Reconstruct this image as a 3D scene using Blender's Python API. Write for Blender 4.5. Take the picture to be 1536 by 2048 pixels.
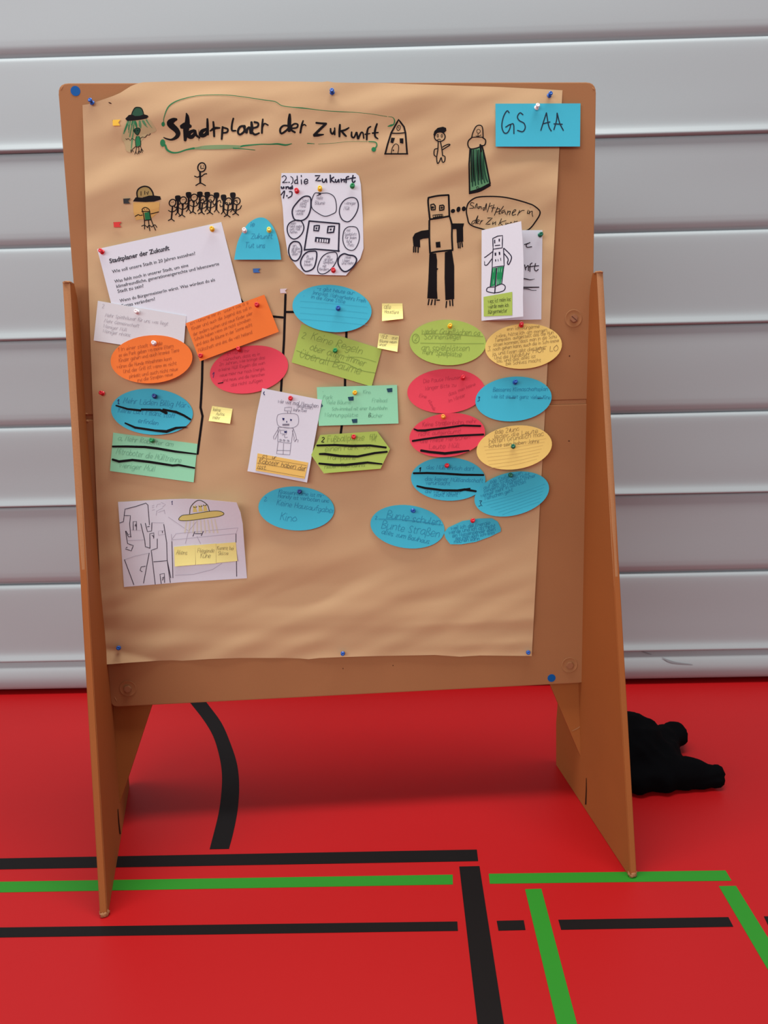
import bpy, bmesh, math, random
from mathutils import Vector, Matrix, noise
from mathutils.geometry import tessellate_polygon

for o in list(bpy.data.objects):
    bpy.data.objects.remove(o)
scene = bpy.context.scene
C = scene.collection

# ------------------------------------------------------------------ camera
CAM_H = 1.235
FOCAL_PX = 1600.0
YAW, PITCH, ROLL = 0.01625894, 0.21202408, -0.02377485
def RX(a): c, s = math.cos(a), math.sin(a); return Matrix(((1,0,0),(0,c,-s),(0,s,c)))
def RY(a): c, s = math.cos(a), math.sin(a); return Matrix(((c,0,s),(0,1,0),(-s,0,c)))
def RZ(a): c, s = math.cos(a), math.sin(a); return Matrix(((c,-s,0),(s,c,0),(0,0,1)))
CAMR = RZ(ROLL) @ RX(PITCH) @ RY(YAW) @ Matrix(((1,0,0),(0,0,-1),(0,1,0)))   # rows: right, down, forward
CAMPOS = Vector((0, 0, CAM_H))
cd = bpy.data.cameras.new('camera')
cam = bpy.data.objects.new('camera', cd); C.objects.link(cam)
cd.sensor_fit = 'VERTICAL'; cd.sensor_height = 36.0; cd.lens = FOCAL_PX / 2048 * 36.0
cd.clip_start = 0.05
right, down, fwd = CAMR[0], CAMR[1], CAMR[2]
cm = Matrix((right, -down, -fwd)).transposed().to_4x4(); cm.translation = CAMPOS
cam.matrix_world = cm
scene.camera = cam

# ------------------------------------------------------------------ light and exposure
scene.view_settings.view_transform = 'Standard'
scene.view_settings.look = 'None'
scene.view_settings.gamma = 1.0
scene.view_settings.use_curve_mapping = False
scene.view_settings.exposure = 0.0
w = bpy.data.worlds.new('hall_ambient'); scene.world = w; w.use_nodes = True
bg = w.node_tree.nodes['Background']
bg.inputs[0].default_value = (0.93, 0.97, 1.0, 1); bg.inputs[1].default_value = 0.42
def area(name, loc, target, sx, sy, power, col):
    l = bpy.data.lights.new(name, 'AREA'); l.shape = 'RECTANGLE'; l.size = sx; l.size_y = sy
    l.energy = power; l.color = col
    o = bpy.data.objects.new(name, l); C.objects.link(o); o.location = loc
    o.rotation_euler = (Vector(target) - Vector(loc)).to_track_quat('-Z', 'Y').to_euler()
    return o
area('ceiling_light_row', (-0.4, 1.5, 5.6), (-0.4, 1.7, 0), 5.0, 0.9, 290, (1.0, 0.985, 0.95))
area('added_front_fill', (-3.2, -5.2, 3.6), (0.0, 2.4, 0.8), 7.0, 2.4, 270, (0.97, 0.985, 1.0))  # soft light added from the front left to brighten the board, no visible source

# ------------------------------------------------------------------ helpers
def lin(c):
    out = []
    for v in c[:3]:
        v = v / 255.0
        out.append(v / 12.92 if v <= 0.04045 else ((v + 0.055) / 1.055) ** 2.4)
    return tuple(out) + (1.0,)
_m = {}
def mat(name, rgb, rough=0.7, spec=0.3, gain=1.0, grain=0.0, gscale=300.0, stretch=None, bump=0.0, bscale=600.0, mottle=0.0, mscale=6.0):
    if name in _m: return _m[name]
    m = bpy.data.materials.new(name); m.use_nodes = True; _m[name] = m
    nt = m.node_tree; b = nt.nodes['Principled BSDF']
    col = lin(rgb); col = (min(col[0]*gain, .95), min(col[1]*gain, .95), min(col[2]*gain, .95), 1)
    b.inputs['Roughness'].default_value = rough
    b.inputs['Specular IOR Level'].default_value = spec
    tc = nt.nodes.new('ShaderNodeTexCoord'); mp = nt.nodes.new('ShaderNodeMapping')
    nt.links.new(tc.outputs['Object'], mp.inputs[0])
    if stretch: mp.inputs['Scale'].default_value = stretch
    n = nt.nodes.new('ShaderNodeTexNoise'); n.inputs['Scale'].default_value = gscale; n.inputs['Detail'].default_value = 3
    nt.links.new(mp.outputs[0], n.inputs['Vector'])
    g = max(grain, 0.0)
    mr = nt.nodes.new('ShaderNodeMapRange'); mr.inputs[1].default_value = 0.25; mr.inputs[2].default_value = 0.75
    mr.inputs[3].default_value = 1 - g; mr.inputs[4].default_value = 1 + g
    nt.links.new(n.outputs[0], mr.inputs[0])
    fac = mr.outputs[0]
    if mottle:
        n2 = nt.nodes.new('ShaderNodeTexNoise'); n2.inputs['Scale'].default_value = mscale; n2.inputs['Detail'].default_value = 4
        nt.links.new(mp.outputs[0], n2.inputs['Vector'])
        m2 = nt.nodes.new('ShaderNodeMapRange'); m2.inputs[1].default_value = 0.3; m2.inputs[2].default_value = 0.7
        m2.inputs[3].default_value = 1 - mottle; m2.inputs[4].default_value = 1 + mottle
        nt.links.new(n2.outputs[0], m2.inputs[0])
        mu = nt.nodes.new('ShaderNodeMath'); mu.operation = 'MULTIPLY'
        nt.links.new(fac, mu.inputs[0]); nt.links.new(m2.outputs[0], mu.inputs[1]); fac = mu.outputs[0]
    vm = nt.nodes.new('ShaderNodeVectorMath'); vm.operation = 'SCALE'; vm.inputs[0].default_value = col[:3]
    nt.links.new(fac, vm.inputs['Scale']); nt.links.new(vm.outputs[0], b.inputs['Base Color'])
    if bump:
        n3 = nt.nodes.new('ShaderNodeTexNoise'); n3.inputs['Scale'].default_value = bscale
        nt.links.new(mp.outputs[0], n3.inputs['Vector'])
        bp = nt.nodes.new('ShaderNodeBump'); bp.inputs['Strength'].default_value = bump; bp.inputs['Distance'].default_value = 0.001
        nt.links.new(n3.outputs[0], bp.inputs['Height']); nt.links.new(bp.outputs[0], b.inputs['Normal'])
    return m

def tag(o, label=None, cat=None, group=None, kind=None):
    if label: o['label'] = label
    if cat: o['category'] = cat
    if group: o['group'] = group
    if kind: o['kind'] = kind
    return o
def empty(name, M):
    o = bpy.data.objects.new(name, None); C.objects.link(o); o.matrix_world = M; o.empty_display_size = 0.05
    return o
def mesh_obj(name, verts, faces, m, parent=None, M=None, smooth=False):
    me = bpy.data.meshes.new(name); me.from_pydata([tuple(v) for v in verts], [], faces); me.update()
    me.materials.append(m)
    if smooth:
        me.polygons.foreach_set('use_smooth', [True] * len(me.polygons))
    o = bpy.data.objects.new(name, me); C.objects.link(o)
    if parent: o.parent = parent
    if M is not None: o.matrix_world = M
    return o
def bm_obj(name, bm, m, parent=None, M=None, smooth=False):
    bmesh.ops.recalc_face_normals(bm, faces=bm.faces)
    me = bpy.data.meshes.new(name); bm.to_mesh(me); bm.free(); me.materials.append(m)
    if smooth: me.polygons.foreach_set('use_smooth', [True] * len(me.polygons))
    o = bpy.data.objects.new(name, me); C.objects.link(o)
    if parent: o.parent = parent
    if M is not None: o.matrix_world = M
    return o

# ------------------------------------------------------------------ board frame (origin on the floor under the board, x right, y back, z up the board)
BR_ = RZ(0.07768887) @ RX(-0.03870632)
BC = Vector((-0.12752394, 1.95657411, 1.07108973))
BLEN = BC.z / BR_[2][2]
BB = BC - BR_.col[2] * BLEN
MB = BR_.to_4x4(); MB.translation = BB
BRT = BR_.transposed()
def ray(px, py):
    return CAMR.transposed() @ Vector(((px - 768) / FOCAL_PX, (py - 1024) / FOCAL_PX, 1))
CO = BRT @ (CAMPOS - BB)
def bp(px, py, d=0.0):
    """survey of the photograph: point on the board plane (offset d towards the viewer), board frame"""
    r = BRT @ ray(px, py); t = (-d - CO.y) / r.y
    return CO + r * t
def fp(px, py, z=0.0):
    """survey of the photograph: point on the floor"""
    r = ray(px, py); t = (z - CAM_H) / r.z
    return CAMPOS + r * t
def wp(px, py, y):
    r = ray(px, py); t = y / r.y
    return CAMPOS + r * t

def smooth01(x): x = max(0, min(1, x)); return x * x * (3 - 2 * x)
def lerp(a, b, t): return a + (b - a) * t
def interp(pts, x):
    if x <= pts[0][0]: return pts[0][1]
    for (a, b), (c, d) in zip(pts, pts[1:]):
        if x <= c: return lerp(b, d, (x - a) / (c - a))
    return pts[-1][1]

# height of the kraft paper above the board front
def paper_h(u, z):
    v = z - BLEN
    h = 4.6 + 4.2 * noise.noise(Vector((u * 1.7 + v * 0.9, v * 4.6 - u * 1.0, 1.7)))
    m = 0.5 + 1.35 * smooth01((abs(v + 0.02) - 0.22) / 0.25)   # flatter where the cards hold it down
    h += m * (3.0 * noise.noise(Vector((u * 3.4 + 1.1 * v, v * 11.0 - u * 4.0, 5.1))) + 1.6 * noise.noise(Vector((u * 6 - v * 3, v * 21.0 - u * 7.0, 7.7))))
    k = smooth01((0.72 - abs(v - 0.55) * 2.2))          # broad diagonal billows at the head of the sheet
    h += 2.3 * k * math.sin(v * 34 + u * 7 + 2.5 * noise.noise(Vector((u * 2, v * 3, 9))))
    k2 = smooth01((-0.38 - v) / 0.2)                     # sagging ripples at the foot
    h += 2.4 * k2 * noise.noise(Vector((u * 1.3, v * 26 + u * 1.2, 3.3)))
    for v0, a, ub in ((-0.555, 1.6, 0.0), (-0.615, 1.3, 0.12), (-0.655, 1.2, 0.2), (-0.50, 0.7, 0.05)):
        x = v - v0 - 0.02 * (u - 0.4)
        h += a * smooth01((u - ub) / 0.25) * math.exp(-(x / 0.014) ** 2) * (1 if x > 0 else 0.75)
    x = v - 0.685                                        # pull fold below the middle pin
    h += 2.2 * math.exp(-((u + 0.05) / 0.16) ** 2) * math.exp(-(x / 0.02) ** 2)
    top = 0.752 - v                                      # paper rolls back over the head of the board
    h = max(0.9, min(13.0, h))
    if top < 0.05: h = lerp(0.9, h, smooth01(top / 0.05))
    return h * 0.001

class Surf:
    """a sheet surface: height towards the viewer above the board, in board x and z"""
    def __init__(s, h): s.h = h
    def at(s, px, py, off=0.0):
        d = 0.004
        for _ in range(4):
            p = bp(px, py, d + off); d = s.h(p.x, p.z)
        p = bp(px, py, d + off)
        return p
PAPER = Surf(paper_h)

# ------------------------------------------------------------------ ink
def catmull(pts, n=5, closed=False):
    P = [tuple(p) for p in pts]
    if len(P) < 3: return P
    if closed: ext = [P[-1]] + P + [P[0], P[1]]
    else:
        ext = [tuple(2*a-b for a, b in zip(P[0], P[1]))] + P + [tuple(2*a-b for a, b in zip(P[-1], P[-2]))]
    out = []
    for i in range(1, len(ext) - 2):
        p0, p1, p2, p3 = ext[i-1], ext[i], ext[i+1], ext[i+2]
        for k in range(n):
            t = k / n
            out.append(tuple(0.5*((2*b)+(-a+c)*t+(2*a-5*b+4*c-d)*t*t+(-a+3*b-3*c+d)*t**3) for a, b, c, d in zip(p0, p1, p2, p3)))
    out.append(ext[-2])
    return out
class Ink:
    """collects flat strokes and fills (in survey pixels) lying on one sheet"""
    def __init__(s, surf, off=0.0006, step=8.0): s.surf = surf; s.off = off; s.v = []; s.f = []; s.cut = []; s.clip = None; s.step = step; s.T = (0, 0, 1)
    def crop(s, ox, oy, k): s.T = (ox, oy, k); return s
    def tr(s, p): ox, oy, k = s.T; return (ox + p[0] / k, oy + p[1] / k)
    def line(s, pts, w=None, sm=True, closed=False, n=4):
        k = s.T[2]
        P = [s.tr(p) + ((max(0.35, (p[2] if len(p) > 2 else w) / k)),) for p in pts]
        if closed and not sm: P.append(P[0])
        if sm: P = catmull(P, n, closed)
        Q = [P[0]]
        for a in P[1:]:
            b = Q[-1]; L = math.hypot(a[0]-b[0], a[1]-b[1])
            if L < 0.05: continue
            m = int(L // s.step)
            for i in range(1, m + 1):
                t = i / (m + 1); Q.append(tuple(lerp(x, y, t) for x, y in zip(b, a)))
            Q.append(a)
        if len(Q) < 2:
            a = Q[0]; Q = [(a[0]-a[2]*.3, a[1], a[2]), (a[0]+a[2]*.3, a[1], a[2])]
        def ext(a, b):
            L = math.hypot(a[0]-b[0], a[1]-b[1]) or 1; e = a[2] * 0.32
            return (a[0]+(a[0]-b[0])/L*e, a[1]+(a[1]-b[1])/L*e, a[2]*0.6)
        if not closed: Q = [ext(Q[0], Q[1])] + Q + [ext(Q[-1], Q[-2])]
        base = len(s.v); s.cut.append(base)
        N = len(Q)
        for i, q in enumerate(Q):
            a = Q[max(0, i-1)]; b = Q[min(N-1, i+1)]
            if closed and i in (0, N-1): a = Q[N-2]; b = Q[1]
            dx, dy = b[0]-a[0], b[1]-a[1]; L = math.hypot(dx, dy) or 1
            nx, ny = -dy/L*q[2]/2, dx/L*q[2]/2
            s.v.append(s.surf.at(q[0]+nx, q[1]+ny, s.off)); s.v.append(s.surf.at(q[0], q[1], s.off)); s.v.append(s.surf.at(q[0]-nx, q[1]-ny, s.off))
        for i in range(N-1):
            j = base + 3*i
            s.f.append((j, j+1, j+4, j+3)); s.f.append((j+1, j+2, j+5, j+4))
        return s
    def lines(s, L, w=None, sm=True, closed=False):
        for p in L: s.line(p, w, sm, closed)
        return s
    def fill(s, pts, sm=False, n=3):
        P = [s.tr(p) for p in pts]
        if sm: P = catmull(P, n, True)[:-1]
        bm = bmesh.new()
        vs = [bm.verts.new((p[0], p[1], 0)) for p in P]
        for t in tessellate_polygon([[Vector((p[0], p[1], 0)) for p in P]]):
            try: bm.faces.new([vs[i] for i in t])
            except ValueError: pass
        for _ in range(3):
            es = [e for e in bm.edges if e.calc_length() > s.step]
            if not es: break
            bmesh.ops.subdivide_edges(bm, edges=es, cuts=1)
        bmesh.ops.triangulate(bm, faces=bm.faces)
        base = len(s.v); s.cut.append(base); bm.verts.index_update()
        for v in bm.verts: s.v.append(s.surf.at(v.co.x, v.co.y, s.off))
        for f in bm.faces: s.f.append(tuple(base + v.index for v in f.verts))
        bm.free(); return s
    def ell(s, cx, cy, rx, ry, rot=0, n=16):
        c, q = math.cos(math.radians(rot)), math.sin(math.radians(rot))
        return [(cx+rx*math.cos(a)*c-ry*math.sin(a)*q, cy+rx*math.cos(a)*q+ry*math.sin(a)*c) for a in [2*math.pi*i/n for i in range(n)]]
    def oval(s, cx, cy, rx, ry, w, rot=0): return s.line(s.ell(cx, cy, rx, ry, rot, 12), w, True, True)
    def blob(s, cx, cy, rx, ry, rot=0): return s.fill(s.ell(cx, cy, rx, ry, rot, 14))
    def text(s, txt, x, y, size, ang=0, w=1.2, sx=1.0, slant=0.15, jit=0.35, seed=1, gap=1.0):
        """single-line handwriting; size = height of a small letter, x y = start of the baseline, all in crop units"""
        rnd = random.Random(seed); u = size / 5.0; c, q = math.cos(math.radians(ang)), math.sin(math.radians(ang)); cx = 0.0
        for ch in txt:
            if ch == ' ': cx += 3.6 * gap; continue
            g = GLYPH.get(ch) or GLYPH['n']
            bob = rnd.uniform(-jit, jit); sc = rnd.uniform(0.9, 1.12)
            for st in g[1].split('/'):
                pts = []
                for a in st.split():
                    gx = int(a[0]) * sc + rnd.uniform(-jit, jit) * 0.4; gy = ('abcdefghijkl'.index(a[1]) - 3) * sc + bob + rnd.uniform(-jit, jit) * 0.4
                    X = (cx + gx + gy * slant) * u * sx; Y = -gy * u
                    pts.append((x + X * c - Y * q, y + X * q + Y * c, w * rnd.uniform(0.85, 1.15)))
                if s.clip and not all(inside(s.clip, *s.tr(p_)) for p_ in pts): continue
                s.line([(a, b, c_*.72) for a, b, c_ in pts], None, sm=(ch not in 'AEFHKLMNTVWZkvwxz'), n=3 if size / s.T[2] > 5 else 2)
            cx += (g[0] * sc + 1.3) * gap
        return cx * u * sx
    def build(s, name, m, parent, org, label=None, each=False):
        if not s.v: return None
        if name in ('handwriting', 'pencil_line', 'ruled_line'):
            o = mesh_obj(name, [v - org for v in s.v], s.f, m, parent); o['kind'] = 'stuff'; return o
        if each:                                     # every stroke an object of its own
            n = 0
            for a, b in zip(s.cut, s.cut[1:] + [len(s.v)]):
                mesh_obj(name, [v - org for v in s.v[a:b]], [tuple(i - a for i in f) for f in s.f if a <= f[0] < b], m, parent)
            return None
        cuts = list(zip(s.cut, s.cut[1:] + [len(s.v)])); grp = list(range(len(cuts)))
        def find(i):
            while grp[i] != i: i = grp[i]
            return i
        bb = [[(min(v[k] for v in s.v[a:b]), max(v[k] for v in s.v[a:b])) for k in (0, 2)] for a, b in cuts]
        for i in range(len(cuts)):                   # drawings that stand apart become separate parts
            for j in range(i):
                if find(i) != find(j) and all(bb[i][k][0] - .008 < bb[j][k][1] and bb[j][k][0] - .008 < bb[i][k][1] for k in (0, 1)):
                    A_, B_ = s.v[cuts[i][0]:cuts[i][1]:2], s.v[cuts[j][0]:cuts[j][1]:2]
                    if any((p - q).length < .011 for p in A_ for q in B_): grp[find(i)] = find(j)
        for g in sorted(set(find(i) for i in range(len(cuts)))):
            V = []; F = []
            for i, (a, b) in enumerate(cuts):
                if find(i) == g: F += [tuple(t - a + len(V) for t in f) for f in s.f if a <= f[0] < b]; V += [v - org for v in s.v[a:b]]
            o = mesh_obj(name, V, F, m, parent)
            if label: o['label'] = label
        return o
GLYPH = {
'a': (4.4, '4h 2i 0g 0e 2d 4f/4i 4e 5d'), 'b': (4, '0l 0d/0g 2i 4g 3d 0e'), 'c': (3.8, '4h 2i 0g 0e 2d 4e'), 'd': (4.4, '4h 2i 0g 0e 2d 4f/4l 4e 5d'),
'e': (4, '0f 4g 3i 1i 0f 1d 4e'), 'f': (2.6, '3l 1k 1d/0i 3i'), 'g': (4.2, '4h 2i 0g 0e 2d 4f/4i 4c 2a 0b'), 'h': (4.2, '0l 0d/0g 2i 4h 4d'),
'i': (0.8, '0i 0d/0k 0l'), 'j': (1.4, '1i 1b 0a/1k 1l'), 'k': (3.8, '0l 0d/4i 0f/1g 4d'), 'l': (1.2, '0l 0e 1d'), 'm': (6.2, '0i 0d/0h 2i 3h 3d/3h 5i 6h 6d'),
'n': (4.2, '0i 0d/0g 2i 4h 4d'), 'o': (4, '2i 0g 0e 2d 4e 4g 2i'), 'p': (4, '0i 0a/0h 2i 4g 3d 0e'), 'q': (4.2, '4h 2i 0g 0e 2d 4f/4i 4a'),
'r': (2.8, '0i 0d/0g 1i 3i'), 's': (3.2, '3h 2i 0h 1f 3e 2d 0d'), 't': (2.8, '1k 1e 2d 3d/0i 3i'), 'u': (4.2, '0i 0e 1d 3e 4g/4i 4d'), 'v': (4, '0i 2d 4i'),
'w': (6, '0i 1d 3h 5d 6i'), 'x': (3.6, '0i 4d/4i 0d'), 'y': (4, '0i 2d/4i 1a'), 'z': (3.8, '0i 4i 0d 4d'),
'ä': (4.4, '4h 2i 0g 0e 2d 4f/4i 4e 5d/1k 1l/3k 3l'), 'ö': (4, '2i 0g 0e 2d 4e 4g 2i/1k 1l/3k 3l'), 'ü': (4.2, '0i 0e 1d 3e 4g/4i 4d/1k 1l/3k 3l'),
'ß': (3.8, '0a 0j 1l 3k 3i 1h 4f 3d 1d'), 'A': (5, '0d 3l 5d/1g 4g'), 'B': (4.2, '0d 0l 3l 4j 0h 4g 4e 0d'), 'D': (4.6, '0d 0l 3k 5h 4e 0d'), 'E': (4, '4l 0l 0d 4d/0h 3h'),
'F': (4, '4l 0l 0d/0h 3h'), 'G': (5, '5k 3l 0i 0f 2d 4e 5g 3g'), 'H': (4.6, '0l 0d/4l 4d/0h 4h'), 'I': (0.8, '0l 0d'), 'J': (3.2, '3l 3e 1d 0e'), 'K': (4.2, '0l 0d/4l 0h/1i 4d'),
'L': (3.8, '0l 0d 4d'), 'M': (5.6, '0d 1l 3f 5l 5d'), 'N': (4.6, '0d 0l 4d 4l'), 'O': (5, '3l 0i 0f 2d 4e 5h 3l'), 'P': (4.2, '0d 0l 3l 4j 0h'), 'R': (4.4, '0d 0l 3l 4j 0h 4d'),
'S': (4.4, '4k 2l 0j 1i 3g 4e 2d 0e'), 'T': (4.6, '0l 5l/2l 2d'), 'U': (4.6, '0l 0f 2d 4f 4l'), 'Ü': (4.6, '0j 0f 2d 4f 4j/1k 1l/3k 3l'), 'V': (4.8, '0l 2d 5l'), 'W': (6.6, '0l 1d 3j 5d 6l'),
'Z': (4.6, '0l 5l 0d 5d'), '1': (2.2, '0i 2l 2d'), '2': (4, '0k 2l 4j 2g 0d 4d'), '3': (4, '0l 4l 2i 4f 2d 0d'), '.': (0.8, '0d 0e'), ',': (0.8, '1e 0c'), '!': (0.8, '0l 0g/0d 0e'),
'?': (3.4, '0k 2l 3j 1h 1f/1d 1e'), ')': (2, '0l 2i 2f 0d'), '(': (2, '2l 0i 0f 2d'), '-': (3, '0g 3g'),
}

# materials of the sheets and inks
M_CARD = mat('grey_brown_cardboard', (163, 112, 72), 0.75, 0.25, 1.0, 0.03, 420, bump=0.08, bscale=500, mottle=0.03)
M_EDGE = mat('cardboard_cut_edge', (168, 118, 80), 0.85, 0.15, 1.0, 0.06, 300)
M_WING = mat('brown_cardboard_leg', (156, 90, 42), 0.72, 0.25, 1.0, 0.03, 420, mottle=0.03)
M_KRAFT = mat('kraft_paper', (202, 168, 126), 0.62, 0.3, 1.0, 0.02, 260, stretch=(1, 1, 3), bump=0.05, bscale=700, mottle=0.03, mscale=4)
M_BLACK = mat('black_marker_ink', (20, 15, 18), 0.7, 0.12)
M_GREEN = mat('green_marker_ink', (20, 118, 68), 0.6, 0.3)
M_DGREEN = mat('dark_green_marker_ink', (18, 72, 46), 0.6, 0.3)
M_LGREEN = mat('faded_green_marker_ink', (120, 146, 100), 0.6, 0.3)
M_WASH = mat('pale_green_marker_wash', (186, 166, 122), 0.62, 0.3)
M_OLIVE = mat('olive_marker_ink', (160, 136, 78), 0.6, 0.3)
M_YWASH = mat('yellow_marker_wash', (212, 168, 92), 0.6, 0.3)
M_NAVY = mat('dark_blue_ink', (32, 38, 100), 0.6, 0.3)
M_GREY = mat('pencil_grey', (128, 124, 140), 0.6, 0.3)
M_LGREY = mat('faint_pencil_grey', (176, 172, 186), 0.6, 0.3)
M_TYPE = mat('printed_toner', (52, 50, 62), 0.6, 0.3)
M_PAPER = mat('white_paper', (222, 226, 236), 0.6, 0.3, 1.0, 0.01, 200)
COL = {'blue': (62, 186, 212), 'orange': (242, 122, 44), 'red': (232, 68, 88), 'green': (172, 200, 92), 'mint': (150, 224, 182), 'yellow': (240, 208, 118),
       'white': (218, 220, 224), 'sticky': (246, 238, 150), 'strip': (236, 196, 104)}
INKC = {'blue': (36, 134, 172), 'orange': (182, 88, 34), 'red': (186, 50, 72), 'green': (126, 150, 68), 'mint': (118, 182, 150), 'yellow': (152, 126, 76), 'white': (176, 172, 180),
        'sticky': (160, 152, 104), 'strip': (112, 90, 60)}
MC = {k: mat(k + '_card_stock', v, 0.6, 0.3, 1.0, 0.012, 250) for k, v in COL.items()}
MI = {k: mat(k + '_card_pencil', v, 0.6, 0.3) for k, v in INKC.items()}

# ------------------------------------------------------------------ setting: floor, floor lines, wall
M_FLOOR = mat('red_sports_floor', (170, 14, 18), 0.45, 0.3, 1.0, 0.03, 700, bump=0.03, bscale=900, mottle=0.02, mscale=1.5)
M_LBLACK = mat('black_line_paint', (14, 11, 12), 0.55, 0.18, 1.0, 0.03, 700)
M_LGREEN2 = mat('green_line_paint', (38, 128, 32), 0.5, 0.25, 1.0, 0.03, 700)
fl = mesh_obj('floor', [(-7, -6, 0), (7, -6, 0), (7, 3.2, 0), (-7, 3.2, 0), (-7, -6, -.05), (7, -6, -.05), (7, 3.2, -.05), (-7, 3.2, -.05)],
              [(0, 1, 2, 3), (7, 6, 5, 4), (0, 4, 5, 1), (1, 5, 6, 2), (2, 6, 7, 3), (3, 7, 4, 0)], M_FLOOR)
tag(fl, 'red sports hall floor with black and green court lines', kind='structure')
LINE_Z = 0.0008
def floor_line(P, m, name, lab):
    n = len(P)
    V = [Vector((p[0], p[1], LINE_Z)) for p in P] + [Vector((p[0], p[1], 0.0)) for p in P]
    F = [tuple(range(n))] + [(i, i + n, (i + 1) % n + n, (i + 1) % n) for i in range(n)]
    o = mesh_obj(name, V, F, m, fl); o['label'] = lab
    return o
def ext(a, b, t): return a + (b - a) * t
q = lambda x, y: fp(x, y)
# lines that run on beyond the frame are continued along their own direction
def run(p_end1, p_end2, p_far1, p_far2, t, m, name, lab):
    floor_line([p_end1, p_end2, ext(p_end2, p_far2, t), ext(p_end1, p_far1, t)], m, name, lab)
run(q(953.7, 1699.6), q(956.4, 1722.5), q(100, 1715.4), q(100, 1737.3), 4.5, M_LBLACK, 'floor_line', 'black court line passing in front of the left leg')
run(q(905.3, 1749.8), q(905.8, 1769.2), q(100, 1762.4), q(100, 1783.4), 4.5, M_LGREEN2, 'floor_line', 'green court line crossing under the left leg')
run(q(914.6, 1843.5), q(915.9, 1862.0), q(100, 1854.2), q(100, 1873.8), 4.5, M_LBLACK, 'floor_line', 'black court line nearest the camera on the left')
run(q(918.5, 1733.5), q(959.0, 1732.6), q(955, 2048), q(1007.9, 2048), 5, M_LBLACK, 'floor_line', 'broad black court line running towards the camera')
run(q(1050.1, 1779), q(1082.7, 1778), q(1114, 2048), q(1154, 2048), 5, M_LGREEN2, 'floor_line', 'green court line running towards the camera beside the broad black one')
run(q(1437.5, 1772.7), q(1471.8, 1772.2), q(1536, 1940.4), q(1536, 1876.0), 7, M_LGREEN2, 'floor_line', 'green court line running off to the lower right')
floor_line([q(977.5, 1748), q(1451, 1741.4), q(1463, 1761.7), q(979.7, 1767.8)], M_LGREEN2, 'floor_line', 'green court line under the right leg')
floor_line([q(993.4, 1842.2), q(1047.5, 1840.9), q(1051, 1860.3), q(996.9, 1861.6)], M_LBLACK, 'floor_line', 'short black dash of court line')
floor_line([q(1116.6, 1840), q(1456.8, 1834.7), q(1466.5, 1853.7), q(1122.3, 1859.8)], M_LBLACK, 'floor_line', 'black court line between the two green ones')
a, b = q(1527.7, 1833.2), q(1536.5, 1852.0)
floor_line([a, b, b + Vector((2.5, 0, 0)), a + Vector((2.5, 0, 0))], M_LBLACK, 'floor_line', 'black court line at the right edge')
outer = [(414.5,1407),(443,1446),(462.4,1490.8),(474.4,1529.7),(478.3,1571.7),(475.3,1619.6),(466.9,1664.5),(457.9,1698)]
inner = [(381.5,1407),(407,1439.9),(426.4,1472.8),(438.4,1511.8),(443.8,1547.7),(442.9,1583.7),(436.9,1628.6),(419.3,1698.7)]
O = catmull([tuple(q(*p)) for p in outer], 4); I = catmull([tuple(q(*p)) for p in inner], 4)
def carry(P):   # the arc goes on behind the board with the same bend
    P = [Vector(p) for p in P]; 
    d = P[0] - P[3]; L = d.length / 3; ang = math.atan2(d.y, d.x); out = []
    d2 = P[8] - P[11]; bend = (ang - math.atan2(d2.y, d2.x)) / ((P[1].xy - P[9].xy).length or 1)
    p = P[0].copy()
    for i in range(10):
        ang += bend * L * 0.8; p = p + Vector((math.cos(ang), math.sin(ang), 0)) * L; out.append(p.copy())
    return out[::-1] + P
floor_line(carry(O) + carry(I)[::-1], M_LBLACK, 'floor_line', 'curved black court line under the board')

M_WALL = mat('grey_curtain_vinyl', (163, 171, 174), 0.5, 0.35, 1.0, 0.015, 350, bump=0.04, bscale=450)
M_BACKW = mat('grey_wall_backing', (120, 118, 122), 0.8, 0.2)  # even grey, darker than the curtain panels in front of it
WY = 2.72
wb = mesh_obj('wall_back', [(-7, WY+.09, 0), (7, WY+.09, 0), (7, WY+.09, 4.0), (-7, WY+.09, 4.0), (-7, WY+.2, 0), (7, WY+.2, 0), (7, WY+.2, 4.0), (-7, WY+.2, 4.0)],
              [(0,1,2,3),(7,6,5,4),(0,4,5,1),(1,5,6,2),(2,6,7,3),(3,7,4,0)], M_BACKW)
tag(wb, 'pale grey quilted hall divider with horizontal folds', kind='structure')
ROWS = [0.012, 0.1235, 0.4105, 0.6950, 0.9705, 1.2607, 1.5537, 1.8393, 2.1175, 2.40, 2.685, 2.97, 3.255, 3.54]
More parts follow.
